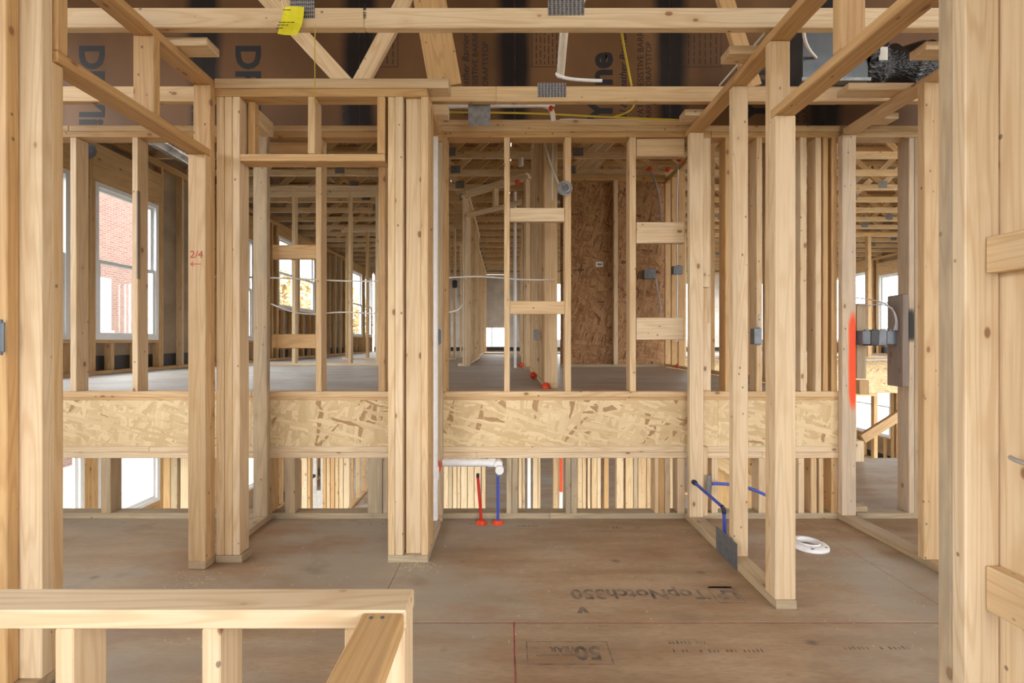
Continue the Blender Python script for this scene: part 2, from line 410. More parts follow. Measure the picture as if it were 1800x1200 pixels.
while y < YE - 0.1:
    yb = min(y + 1.22, YE); off = 0 if k % 2 else 1.22
    xs = [XL] + [v for v in (XL + off + 2.44 * i for i in range(1, 8)) if XL + .3 < v < 2.2] + ([2.25] if yb < 9.8 else [4.7, 7.1, XR])
    rows.append((y, yb, xs)); y = yb; k += 1
panels(fu, SUBG, rows, UF - .019, UF)
fd = struct('floor_lower', (0, 9, LF - 0.02), 'brown subfloor of the lower storey')
panels(fd, SUBF, [(3.0 + 1.22 * i, 4.22 + 1.22 * i, [XL, -2.06, .38, 2.82, 5.26, 7.7, XR] if i % 2 else [XL, -.84, 1.6, 4.04, 6.48, XR]) for i in range(11)], LF - .02, LF)
# print on the landing floor, upside down as seen from the door
zt = FL + 0.0004
text('floor_print', 'LP', INKF, .095, (1.052, 2.10, zt), (0, 0, math.pi), fl, bold=.004)
text('floor_print', 'TopNotch350', INKF, .108, (.915, 2.108, zt), (0, 0, math.pi), fl, bold=.003)
text('floor_print', '50', INKF, .10, (.352, 1.715, zt), (0, 0, math.pi), fl, bold=.003)
text('floor_print', 'YEAR', INKF, .042, (.262, 1.715, zt), (0, 0, math.pi), fl, bold=.001)
text('floor_print', '>', INKF, .07, (.352, 1.93, zt), (0, 0, math.pi / 2), fl, bold=.006)
text('floor_print', 'LIMITED WARRANTY', INKF, .016, (.26, 1.675, zt), (0, 0, math.pi), fl)
def outline(par, xa, xb, ya, yb, z, t, mat, name='print_frame'):
    vs, fs = [], []
    for (a, b, c, d) in ((xa, xb, ya, ya + t), (xa, xb, yb - t, yb), (xa, xa + t, ya, yb), (xb - t, xb, ya, yb)):
        i = len(vs); vs += [(a, c, 0), (b, c, 0), (b, d, 0), (a, d, 0)]; fs.append((i, i + 1, i + 2, i + 3))
    me = bpy.data.meshes.new(name); me.from_pydata(vs, [], fs)
    o = link(name, me, mat, par); o.location = Vector((0, 0, z)) - wpos(par); return o
outline(fl, .075, .385, 1.62, 1.745, zt, .004, INKF)
outline(fl, .935, 1.06, 2.0, 2.122, zt, .006, INKF)
box(fl, 'print_bar', INKF, .945, 1.055, 2.125, 2.137, FL, zt, .0001)
for (xa, xb, ya, n_) in ((.62, .98, 1.685, 22), (.62, .80, 1.73, 12), (1.25, 1.52, 1.70, 16), (-.95, -.62, 2.86, 14), (.05, .20, 2.83, 9), (.62, .85, 2.80, 12)):
    vs_, fs_ = [], []
    for k in range(n_):                      # small print too worn to read
        x_ = xa + (xb - xa) * k / n_
        if random.random() < .25: continue
        w_ = (xb - xa) / n_ * random.uniform(.35, .7); h_ = random.uniform(.012, .02); i = len(vs_)
        vs_ += [(x_, ya, 0), (x_ + w_, ya, 0), (x_ + w_, ya + h_, 0), (x_, ya + h_, 0)]; fs_.append((i, i + 1, i + 2, i + 3))
    me = bpy.data.meshes.new('worn_print'); me.from_pydata(vs_, [], fs_)
    o = link('worn_print', me, INKF, fl); o.location = Vector((0, 0, zt)) - wpos(fl)
# chalk snap lines
for (xa, xb, ya, yb) in ((.028, .034, 1.10, YB - 1.082), (-.53, 2.1, YB - 1.092, YB - 1.089)):
    me = bpy.data.meshes.new('chalk_line'); me.from_pydata([(xa, ya, 0), (xb, ya, 0), (xb, yb, 0), (xa, yb, 0)], [], [(0, 1, 2, 3)])
    o = link('chalk_line', me, CHALK, fl); o.location = Vector((0, 0, zt)) - wpos(fl)

# ------------------------------------------------------------------ left outside wall, windows, far wall, right wall, roof
wlft = struct('wall_left', (XL, 9, 0), 'left outside wall with windows')
wn_id = [0]
def ring(par, name, mat, x0, x1, ya, yb, za, zb, t):
    """a rectangular frame in the plane across X, one mesh"""
    c = Vector(((x0 + x1) / 2, (ya + yb) / 2, (za + zb) / 2)); hx, hy, hz = (x1 - x0) / 2, (yb - ya) / 2, (zb - za) / 2
    vs = [(sx * hx, sy * (hy - k), sz * (hz - k)) for sx in (-1, 1) for k in (0, t) for sy, sz in ((-1, -1), (1, -1), (1, 1), (-1, 1))]
    fs = []
    for i in range(4):
        j = (i + 1) % 4
        fs += [(i, 4 + i, 4 + j, j), (8 + i, 8 + j, 12 + j, 12 + i), (i, j, 8 + j, 8 + i), (4 + i, 12 + i, 12 + j, 4 + j)]
    me = bpy.data.meshes.new(name); me.from_pydata(vs, [], fs); me.update()
    o = link(name, me, mat, par); o.location = c - wpos(par)
    return o
def window(side, x, ya, yb, za, zb, depth, rail=True, par_loc=None):
    """a double-hung window in a wall across X"""
    wn_id[0] += 1
    w = struct('window_%d' % wn_id[0], (x, (ya + yb) / 2, za), 'white double-hung window')
    sgn = -1 if side == 'left' else 1
    xa, xb = sorted((x + sgn * .005, x + sgn * (.085)))
    t = .045
    ring(w, 'window_frame', VINYL, xa, xb, ya, yb, za, zb, t)
    zm = (za + zb) / 2
    for (z0, z1, o) in (((za + t, zm + .02, .02), (zm - .02, zb - t, .05)) if rail else ((za + t, zb - t, .03),)):
        s0, s1 = sorted((x + sgn * o, x + sgn * (o + .028)))
        e = .035
        sh = ring(w, 'sash', VINYL, s0, s1, ya + t, yb - t, z0, z1, e)
        box(sh, 'pane', GLASS, (s0 + s1) / 2 - .003, (s0 + s1) / 2 + .003, ya + t + e, yb - t - e, z0 + e, z1 - e, .0005)
    return w
def outer_wall(par, side, x, y0, y1, z0, z1, openings, sheath, head=0.3, every=0.406, strip=True, hmat=None):
    """studs, plates, headers and sheathing of an outside wall across X, with openings (ya, yb, za, zb)"""
    sgn = -1 if side == 'left' else 1
    xa, xb = sorted((x, x + sgn * P89)); sa, sb = sorted((x + sgn * P89, x + sgn * (P89 + .012)))
    box(par, 'bottom_plate', PINEO, xa, xb, y0, y1, z0, z0 + P38)
    box(par, 'top_plate', PINEO, xa, xb, y0, y1, z1 - P38, z1); box(par, 'top_plate', PINEO, xa, xb, y0, y1, z1 - 2 * P38, z1 - P38 - .001)
    ops = sorted(openings); ys = y0
    for (ya, yb, za, zb) in ops + [(y1, y1, 0, 0)]:
        if ya - ys > .02: box(par, 'sheathing_panel', sheath, sa, sb, ys, ya, z0 - .1, z1)
        if yb > ya:
            box(par, 'sheathing_panel', sheath, sa, sb, ya, yb, z0 - .1, za); box(par, 'sheathing_panel', sheath, sa, sb, ya, yb, zb, z1)
            box(par, 'sill_plate', PINEO, xa, xb, ya, yb, za - P38, za)
            box(par, 'header', hmat or PINEO, xa, xb - .0 if sgn > 0 else xb, ya - P38, yb + P38, zb, min(zb + head, z1 - 2 * P38))
            for e in (ya - P38, yb):
                box(par, 'jack_stud', PINEO, xa, xb, e, e + P38, z0 + P38, zb)
            for e in (ya - 2 * P38 - .001, yb + P38 + .001):
                box(par, 'stud', PINEO, xa, xb, e, e + P38, z0 + P38, z1 - 2 * P38)
            yy = ya + .2
            while yy < yb - .1:
                box(par, 'cripple_stud', PINEO, xa, xb, yy, yy + P38, z0 + P38, za - P38); yy += .35
        ys = yb
    yy = y0 + .02
    while yy < y1 - .04:
        if not any(a - .13 < yy + .02 < b + .13 for a, b, *_ in ops):
            box(par, 'stud', PINEO if random.random() < .6 else PINE, xa, xb, yy, yy + P38, z0 + P38, z1 - 2 * P38)
        yy += every
    if strip:
        s0, s1 = sorted((x + sgn * (P89 - .004), x + sgn * (P89 - .001)))
        box(par, 'flashing_strip', MEMB, s0, s1, y0, y1, z0 + P38, z0 + .20, .0005)
upper_left = [(3.72, 4.70, .02, 1.76), (4.99, 5.90, .02, 1.76), (7.15, 8.10, .02, 1.80), (9.0, 9.72, .66, 2.10), (9.90, 10.72, .66, 2.10), (13.2, 14.25, .15, 2.10), (14.5, 15.25, .15, 2.10)]
outer_wall(wlft, 'left', XL, YB + .1, YE, UF, UT, upper_left, SHEATH, .42)
for o in upper_left: window('left', XL, *o, 0)
wll = struct('wall_lower_left', (XL, 9, LF), 'left outside wall of the lower storey')
lower_left = [(3.75, 4.86, -2.35, -.95), (5.02, 5.92, -2.06, -.95), (7.0, 8.3, -2.6, -.95), (9.6, 10.8, -2.6, -.95), (12.6, 14.4, -2.6, -.95)]
outer_wall(wll, 'left', XL, YB + .1, YE, LF, -.70, lower_left, SHEATH, .15)
for o in lower_left: window('left', XL, *o, 0, False)
wln = struct('wall_left_near', (XL, 0, FL), 'left outside wall beside the camera')
near_left = [(.6, 1.7, -.25, 1.0)]
outer_wall(wln, 'left', XL, -2.4, YB - .02, FL, TB, near_left, SHEATH, .2, strip=False)
for o in near_left: window('left', XL, *o, 0)
# unseen walls added behind and right of the camera to cut the light
wb = struct('wall_front', (0, -2.4, FL), 'unseen wall added behind the camera, two openings sized for the light')
fops = [(-2.9, -1.2, -.6, 1.10), (.8, 2.9, -.75, 1.10)]
xs = XL
for (a, b, za, zb) in fops + [(4.6, 4.6, 0, 0)]:
    box(wb, 'sheathing_panel', SHEATH, xs, a, -2.412, -2.4, FL, 3.29)
    if b > a:
        box(wb, 'sheathing_panel', SHEATH, a, b, -2.412, -2.4, FL, za); box(wb, 'sheathing_panel', SHEATH, a, b, -2.412, -2.4, zb, 3.29)
    xs = b
xx = XL + .1
while xx < 4.5:
    if not any(a - .05 < xx < b + .01 for a, b, *_ in fops): box(wb, 'stud', PINE, xx, xx + P38, -2.399, -2.31, FL, TB)
    xx += .406
wnr = struct('wall_right_near', (4.6, 0, FL), 'unseen wall added right of the camera to cut the light')
outer_wall(wnr, 'right', 4.6, -2.4, YB - .02, FL, TB, [(-1.2, .2, -.5, 1.05)], SHEATH, .2, strip=False)
# far end wall with silver sheathing
wf = struct('wall_back', (0, YE, UF), 'far end wall with silver foil sheathing')
bops = [(-.95, -.03), (1.05, 2.2), (3.0, 4.6), (5.4, 7.0), (7.8, 9.4)]  # all but the first are unseen windows added to light the far rooms
xx = XL
for a, b in bops + [(XR, XR)]:
    while xx < a - .01:
        xb = min(xx + 1.22, a); box(wf, 'sheathing_panel', FOILS, xx + .002, xb - .002, YE + P89, YE + P89 + .012, UF - .1, UT); xx = xb
    if b > a:
        zl, zh = (.05, 1.95) if a > 0 else (-.19, .46)  # low opening added to imitate the bright foot of the silver sheathing
        box(wf, 'sheathing_panel', FOILS, a, b, YE + P89, YE + P89 + .012, UF - .1, zl); box(wf, 'header' if a > 0 else 'sheathing_panel', PINE if a > 0 else FOILS, a, b, YE if a > 0 else YE + P89, YE + P89 + .012, zh, UT - .077)
        box(wf, 'window_frame', VINYL, a, b, YE + .02, YE + P89, zl, zl + .03); box(wf, 'window_frame', VINYL, (a + b) / 2 - .02, (a + b) / 2 + .02, YE + .02, YE + P89, zl + .03, zh - .001)
        box(wf, 'pane', GLASS, a, b, YE + .05, YE + .056, zl + .031, zh - .001, .0005)
    xx = b
xx = XL + .1
while xx < XR - .05:
    if not any(a - .04 < xx < b for a, b in bops): box(wf, 'stud', PINEL, xx, xx + P38, YE, YE + P89, UF + P38, UT - .076)
    xx += .406
box(wf, 'bottom_plate', PINE, XL, XR, YE, YE + P89, UF, UF + P38)
box(wf, 'top_plate', PINE, XL, XR, YE, YE + P89, UT - .076, UT)
box(wf, 'flashing_strip', MEMB, XL, XR, YE + .084, YE + .087, UF + P38, UF + .17, .0005)
wfl = struct('wall_lower_back', (0, YE, LF), 'far end wall of the lower storey')
for xa in [XL + 1.22 * i for i in range(12)]:
    box(wfl, 'sheathing_panel', SHEATH, xa, min(xa + 1.218, XR), YE + P89, YE + P89 + .012, LF, -.68)
xx = XL + .1
while xx < XR:
    box(wfl, 'stud', PINE, xx, xx + P38, YE, YE + P89, LF + P38, -.73); xx += .61
# right outside wall
wr = struct('wall_right', (XR, 9, UF), 'right outside wall with windows')
upper_right = [(3.4, 4.9, 0, 2.0), (5.2, 6.7, 0, 2.0), (7.9, 9.4, 0, 2.0), (11.0, 12.6, .28, 1.82), (13.0, 14.9, 0, 2.0)]  # most are unseen windows added and enlarged to light the far rooms
outer_wall(wr, 'right', XR, YB + .1, YE, UF, UT, upper_right, SHEATH, .35)
for o in upper_right: window('right', XR, *o, 0)
wrl = struct('wall_lower_right', (XR, 9, LF), 'right outside wall of the lower storey')
lower_right = [(4.5, 6.5, -2.7, -.95), (7.6, 9.2, -2.7, -.95), (10.2, 11.6, -3.2, -.95), (12.2, 14.2, -2.6, -.95)]
outer_wall(wrl, 'right', XR, YB + .1, YE, LF, -.70, lower_right, SHEATH, .15)
for o in lower_right: window('right', XR, *o, 0)
# closed eaves between the plates and the roof
for nm, c in (('wall_left_eave', (XL - .101, XL - .089, -2.4, YE + .1)), ('wall_right_eave', (XR + .089, XR + .101, -2.4, YE + .1)), ('wall_back_eave', (XL - .1, XR + .1, YE + .101, YE + .113))):
    e = box(None, nm, SHEATH, *c, UT + .001, 3.299, .001); e['kind'] = 'structure'
# roof deck
rf = struct('ceiling', (0, 6, 3.3), 'underside of the roof sheathing')
yy = -2.4; i = 0
while yy < YE + .2:
    yb = yy + 1.22
    for xa in [XL - .3 - (1.22 if i % 2 else 0) + 2.44 * j for j in range(7 + i % 2)]:
        box(rf, 'roof_panel', ROOFM, xa + .002, xa + 2.438, yy + .002, yb - .002, 3.30, 3.312)
    yy = yb; i += 1

# ------------------------------------------------------------------ rim wall: knee wall, rim board, upper stud wall
YB2 = YB + P89
kn = thing('knee_wall', 'low stud wall under the rim board with weathered bottom plate', 'wall frame', (0, YB + .04, FL), kind='thing')
def fstud(par, a, b, Y, z0, z1, mat=PINE, name='stud', depth=P89):
    return box(par, name, mat, X(a, Y), X(b, Y), Y, Y + depth, z0, z1)
for a, b in ((-110, 420), (420.3, 682), (682.3, 966), (966.3, 1225), (1225.3, 1479)):
    box(kn, 'bottom_plate', PLATEW, X(a, YB), X(b, YB), YB, YB2, FL, FL + P38)
for a, b in ((-110, 262), (262.3, 681), (681.3, 1204), (1204.3, 1479)):
    box(kn, 'top_plate', PINEL, X(a, YB), X(b, YB), YB, YB2, -.717, -.679)
for a, b in ((-110, 452), (452.3, 838), (838.3, 1340), (1340.3, 1479)):
    box(kn, 'top_plate', PINEL, X(a, YB), X(b, YB), YB, YB2, -.756, -.718)
for a, b, m in ((60, 71, PINEW), (177, 194, PINEW), (466, 477, PINEO), (500, 518, PINEW), (646, 672, PLATEW), (673, 682, PINEW), (768, 777, PLATEW),
                (890, 899.5, PLATEW), (900, 910, PLATEW), (994, 1003.5, PLATEW), (1004, 1014, PLATEW), (1151, 1158, PINE), (1158.4, 1168, PINEO), (1168.4, 1178, PINEW), (1191, 1204, PINEL),
                (1251, 1262, PINEL), (1334, 1347, PINEL), (1404, 1414, PINEL), (1426, 1436, PINE), (1440, 1448, PINE), (1462, 1472, PINEO)):
    fstud(kn, a, b, YB, FL + P38, -.756, m)
rim = thing('rim_board', 'pale strand board rim joist running across under the upper stud wall', 'joist', (0, YB + .02, -.68), kind='thing')
for a, b in ((-110, 441), (441.3, 690), (690.3, 1262), (1262.3, 1479)):
    box(rim, 'strand_board', OSB, X(a, YB), X(b, YB), YB, YB + .030, -.678, -.3805, .001)
for a, b in ((-110, 560), (560.3, 1100), (1100.3, 1479)):
    box(rim, 'subfloor_edge', PINEO, X(a, YB), X(b, YB), YB - .002, YB + .030, -.380, -.3612, .001)
uw = thing('stud_wall', 'upper stud wall standing on the rim board, with flat blocking between studs', 'wall frame', (0, YB + .04, UF), kind='thing')
for a, b in ((-110, 442), (442.3, 781), (781.3, 1232), (1232.3, 1479)):
    box(uw, 'bottom_plate', PINE, X(a, YB), X(b, YB), YB, YB2, UF, UF + P38)
for k, cuts in enumerate((((-110, 350), (350.4, 760), (760.4, 1250), (1250.4, 1479)), ((-110, 120), (120.4, 705), (705.4, 1190), (1190.4, 1479)), ((768, 1225),))):
    for a, b in cuts:
        box(uw, 'top_plate', PINE if k else PINEO, X(a, YB), X(b, YB), YB, YB2, PB + k * .0386, PB + k * .0386 + P38)
for a, b, m in ((40, 50, PINE), (123, 134, PINEL), (232, 242, PINEL), (340, 350, PINE), (407, 416, PINEO), (555, 565, PINE), (665, 677, PINEO), (775, 786, PINEO), (886, 896, PINE), (993, 1004, PINE),
                (1107, 1118, PINE), (1234, 1250, PINE), (1275, 1283, PINEO), (1330, 1340, PINE), (1407, 1418, PINEL), (1434, 1444, PINEL), (1447, 1456, PINEO), (1462, 1472, PINEO)):
    o = fstud(uw, a, b, YB, UF + P38, PB, m)
for (a, b, c, d, m) in ((478, 555, 430, 455, PINEO), (477, 555, 587, 612, PINEO), (896.4, 992.5, 365, 389, PINEL), (896.4, 992.8, 529, 552, PINE), (1119, 1204, 390, 427, PINEL), (1119, 1203, 558, 597, PINEL), (1119, 1204, 243, 274, PINE)):
    box(uw, 'blocking', m, X(a, YB), X(b, YB), YB + .001, YB + .039, Z(d, YB), Z(c, YB))
box(uw, 'bark_edge', SCRAP, X(240.3, YB), X(242.4, YB), YB - .0015, YB + .02, Z(490, YB), Z(335, YB), .0006)
box(uw, 'blocking', PINEO, X(452, YB), X(541, YB), YB + .04, YB + .078, Z(264, YB), Z(245, YB))
# scab pieces on the stud by the right return wall
box(uw, 'scab_block', PINEL, X(1232, 2.92), X(1247, 2.92), 2.915, YB - .001, Z(505, 2.92), PB - .02)
box(uw, 'scab_block', PINEL, X(1234, 2.92), X(1249, 2.92), 2.915, YB - .001, Z(686, 2.92), Z(567, 2.92))
box(kn, 'scab_block', PINE, 1.2495, 1.285, 2.90, YB - .001, FL + P38, Z(785, 2.9))

# ------------------------------------------------------------------ left jamb wall (nearest, left edge)
YJ = 1.50
lj = thing('stud_wall', 'stack of flat door studs at the left edge, nearest to the camera', 'wall frame', (-1.6, YJ, FL), kind='thing')
ja, jb = -1.622, -1.532
box(lj, 'stud', PINEL, ja, jb, 1.500, 1.538, FL + P38, PB)                  # full-height stud, flat face to the camera
box(lj, 'jack_stud', PINE, ja, jb - .001, 1.5385, 1.577, FL + P38, .947)
box(lj, 'stud', PINEO, -1.693, -1.604, 1.461, 1.499, FL + P38, PB)
box(lj, 'stud', PINEL, -1.80, -1.694, 1.455, 1.495, FL + P38, PB)
box(lj, 'bottom_plate', PINEW, -1.80, jb, 1.455, 1.577, FL, FL + P38)
box(lj, 'top_plate', PINE, -1.80, jb, 1.455, 1.538, PB + .001, PB + P38)
# ------------------------------------------------------------------ left return wall with door header (in depth)
xa, xb = -1.608, -1.519
lr = thing('stud_wall', 'left side wall with open doorway, flat header and short studs above it', 'wall frame', (xa, 2.2, FL), kind='thing')
box(lr, 'header', PINEO, xa, xb, 1.54, 2.336, .948, .986)
box(lr, 'top_plate', PINEO, xa, xb, 1.54, YB - .002, PB - .003, PB + .035)
box(lr, 'cripple_stud', PINEO, xa, xb, 1.5405, 1.578, .987, PB - .004)
for y in (1.96, 2.337):
    box(lr, 'cripple_stud', PINEO, xa, xb, y, y + P38, .987 if y < 2.3 else FL + P38, PB - .004)
jl = box(lr, 'jack_stud', PINE, xa, xb, 2.298, 2.336, FL + P38, .947)
box(lr, 'bottom_plate', PINEW, xa, xb, 2.298, YB - .001, FL, FL + P38)
box(lr, 'stud', PINEW, xa, xb, 2.89, 2.928, FL + P38, PB - .004)
box(lr, 'stud', PINEO, xa, xb, 2.60, 2.638, FL + P38, PB - .004)
o = text('marker_writing', '2/4', REDINK, .052, (X(333, 2.297), 2.2972, Z(453, 2.297)), (math.pi / 2, 0, 0), lr, shear=.1)
me = bpy.data.meshes.new('marker_arrow')
me.from_pydata([(0, 0, 0), (.015, 0, .012), (.018, 0, .008), (.009, 0, .002), (.055, 0, .002), (.055, 0, -.002), (.009, 0, -.002), (.018, 0, -.008), (.015, 0, -.012)], [], [(0, 1, 2, 3, 6, 7, 8), (3, 4, 5, 6)])
o = link('marker_arrow', me, REDINK, lr); o.location = Vector((X(334, 2.297), 2.2972, Z(464, 2.297))) - wpos(lr)
# ------------------------------------------------------------------ closet front wall with door header, and the boxed pillar
YC = 2.367
cf = thing('stud_wall', 'closet front wall with open doorway between the triple stud and the boxed pillar', 'wall frame', (-1.2, YC + .04, FL), kind='thing')
for a, b, m in ((380, 393.4, PINE), (394.4, 408, PINE), (408.6, 421, PINEL)):
    box(cf, 'stud', m, X(a, YC), X(b, YC), YC, YC + P89, FL + P38, 1.274)
box(cf, 'bottom_plate', PLATEW, X(379, YC), X(426, YC), YC - .003, YC + P89, FL, FL + P38)
box(cf, 'header', PINEO, X(421.5, YC), X(676.5, YC), YC, YC + P89, .938, .976)
box(cf, 'cripple_stud', PINE, X(541, YC), X(553.5, YC), YC, YC + P89, .977, 1.274)
box(cf, 'cripple_stud', PINEO, X(663, YC), X(676.5, YC), YC, YC + P89, .977, 1.274)
box(cf, 'cripple_stud', PINEO, X(426, YC), X(439, YC), YC + .05, YC + P89, .977, 1.274)
box(cf, 'top_plate', PINEO, -1.517, X(751, YC), YC, YC + P89, 1.275, 1.317)
box(cf, 'top_plate', PINEL, -1.517, X(789, YC), YC - .004, YC + P89, 1.3175, 1.366)
pl = thing('stud_wall', 'boxed pillar of studs with a recessed flat stud, beside the tall white pipe', 'wall frame', (-.5, YC + .04, FL), kind='thing')
for a, b, m in ((681.5, 694, PINE), (694.5, 708, PINEL), (740, 752.5, PINE)):
    box(pl, 'stud', m, X(a, YC), X(b, YC), YC + (.002 if a < 690 else 0), YC + P89, FL + P38, 1.274)
box(pl, 'flat_stud', PINEL, X(712, YC), X(739.5, YC), YC + .02, YC + .058, FL + P38, 1.274)
box(pl, 'bottom_plate', PLATEW, X(681.5, YC), X(752.5, YC), YC - .002, YC + P89, FL, FL + P38)
xa2, xb2 = X(752.5, YC) - P89, X(752.5, YC)
cw = thing('stud_wall', 'short side wall running back from the boxed pillar to the rim board', 'wall frame', (xa2, 2.7, FL), kind='thing')
for ya, yb in ((YC + P89 + .001, 2.828), (2.897, YB - .001)):
    box(cw, 'bottom_plate', PLATEW, xa2, xb2, ya, yb, FL, FL + P38)
    box(cw, 'top_plate', PINEO, xa2, xb2, ya, yb, 1.275, 1.313)
for y, m in ((2.50, PINEO), (2.905, PINEW)):
    box(cw, 'stud', m, xa2, xb2, y, y + P38, FL + P38, 1.274)
# ------------------------------------------------------------------ right return wall
ra, rb = 1.159, 1.248
rr = thing('stud_wall', 'right side wall of bare studs running back to the rim board, with doorway header', 'wall frame', (ra, 2.2, FL), kind='thing')
box(rr, 'jack_stud', PINEL, ra, rb, 1.961, 1.999, FL + P38, .975)
box(rr, 'stud', PINE, ra, rb, 2.0, 2.038, FL + P38, PB - .001)
box(rr, 'stud', PINEL, 1.172, 1.252, 2.355, 2.395, FL + P38, PB - .001)
box(rr, 'stud', PINEL, ra, rb, 2.878, 2.916, FL + P38, PB - .001)
box(rr, 'bottom_plate', PINEW, ra, rb, 1.961, YB - .001, FL, FL + P38)
box(rr, 'plate_end', PLATEW, ra, rb, 1.955, 1.9605, FL, FL + P38)
box(rr, 'header', PINEO, ra, rb, 1.23, 1.999, .976, 1.014)
box(rr, 'top_plate', PINEO, ra, rb, .6, YB - .001, PB, PB + P38)
box(rr, 'cripple_stud', PINEO, ra, rb, 1.58, 1.618, 1.015, PB - .001)
rj = thing('stud_wall', 'pale doubled door stud and flat boards at the right edge, nearest to the camera', 'wall frame', (1.2, 1.2, FL), kind='thing')
box(rj, 'stud', PINEL, 1.201, 1.290, 1.190, 1.228, FL + P38, PB - .001)
box(rj, 'jack_stud', PINEW, 1.201, 1.290, 1.229, 1.267, FL + P38, .975)
box(rj, 'bottom_plate', PINEW, 1.201, 1.290, .4, 1.267, FL, FL + P38)
for y0, y1, m in ((1.02, 1.262, PINEL), (.84, 1.018, PINEL), (.66, .838, PINE)):
    box(rj, 'flat_board', m, 1.292, 1.330, y0, y1, FL, PB)
box(rj, 'blocking', PINE, 1.252, 1.2915, .95, 1.189, .178, .272)
box(rj, 'blocking', PINE, 1.252, 1.2915, .95, 1.189, -.70, -.585)
jw = wire('cable', WIREG, [(1.30, 1.17, -.296), (1.285, 1.165, -.297), (1.272, 1.13, -.300), (1.265, 1.0, -.305), (1.262, .85, -.31)], .0055); tag(jw, 'grey cable coming out of a hole in the pale board at the right edge', 'cable')
# ------------------------------------------------------------------ far-right return wall of the toilet room
qa, qb = 2.150, 2.240
rq = thing('stud_wall', 'second side wall farther right, its end stud sprayed with red paint', 'wall frame', (qa, 2.6, FL), kind='thing')
RED = wood('pine_red_spray', (0.62, 0.50, 0.36), (0.58, 0.46, 0.33), (0.44, 0.31, 0.19), 0.2, (0.45, 0.38, 0.3), paint=(.022, -.229, .027, .31, (0.88, 0.085, 0.012), 0.5))
zs = (FL + P38 + PB) / 2
m2 = RED.node_tree
o = box(rq, 'stud', RED, 2.147, 2.236, 2.908, YB - .002, FL + P38, PB - .001)
box(rq, 'bottom_plate', PINEW, qa, qb, .9, YB - .001, FL, FL + P38)
box(rq, 'top_plate', PINE, qa, qb, .9, 2.907, PB, PB + P38)
box(rq, 'stud', PINE, 2.128, 2.216, 2.318, 2.356, FL + P38, PB - .001)
box(rq, 'stud', PINE, qa, qb, 1.70, 1.738, FL + P38, PB - .001)
box(rq, 'stud', PINEO, qa, qb, 1.2, 1.238, FL + P38, PB - .001)
# frontal wall right of it
BLK = wood('pine_black_spray', (0.62, 0.50, 0.36), (0.58, 0.46, 0.33), (0.44, 0.31, 0.19), 0.2, (0.45, 0.38, 0.3), paint=(-.004, .0, .035, .105, (0.02, 0.022, 0.024), 0.75))
fr = thing('stud_wall', 'right end of the rim wall with a doorway to the stairs and black sprayed stud', 'wall frame', (2.5, YB + .04, FL), kind='thing')
box(fr, 'bottom_plate', PLATEW, X(1506, YB), X(1900, YB), YB, YB2, FL, FL + P38)
box(fr, 'top_plate', PINE, X(1480, YB), X(1900, YB), YB, YB2, PB, PB + P38); box(fr, 'top_plate', PINE, X(1480, YB), X(1900, YB), YB, YB2, PB + .0385, PB + .0765)
fstud(fr, 1598, 1607.5, YB, FL + P38, PB - .001, BLK)
fstud(fr, 1608, 1618, YB, FL + P38, PB - .001, PINEW)
for a in (1690, 1800): fstud(fr, a, a + 10, YB, FL + P38, PB - .001, PINE)
box(fr, 'short_block', PINEW, X(1506, YB), X(1523, YB), YB, YB2, -.24, .245)
box(fr, 'short_block', PINEW, X(1506, YB), X(1530, YB), YB + .02, YB2, FL + P38 + .001, FL + .072)
box(fr, 'scrap_board', SCRAP, 2.465, 2.504, 2.83, YB - .002, -.283, .294)

# ------------------------------------------------------------------ railing knee wall in the foreground
rw = thing('guard_wall', 'low framed guard wall with flat top cap in the foreground', 'half wall', (-.7, .96, FL), kind='thing')
zt0, zt1 = -.582, -.544
box(rw, 'top_cap', PINEL, -1.35, -.203, .920, 1.003, zt0, zt1)
box(rw, 'return_cap', PINEO, -.291, -.207, .25, .9195, zt0 - .006, zt1 - .004)
for xc in (-.916, -.618):
    box(rw, 'stud', PINEL, xc, xc + P38, .922, 1.002, FL, zt0 - .001)
box(rw, 'stud', PINEL, -.3285, -.2915, .922, 1.002, FL, zt0 - .001)
box(rw, 'end_stud', PINEL, -.2455, -.2055, .9205, 1.002, FL, zt0 - .001)
box(rw, 'end_stud', PINEL, -.2455, -.2085, .70, .738, FL, zt0 - .007)
box(rw, 'bottom_plate', PINE, -1.35, -.330, .922, 1.002, FL - .002, FL + .0)
for (x, y) in ((-.268, .902), (-.246, .903)):
    o = lathe('nail_head', GALVD, [(0, 0), (.004, 0), (.004, .0015), (0, .0015)], 'z', (x, y, zt1 - .0042), rw, 10)

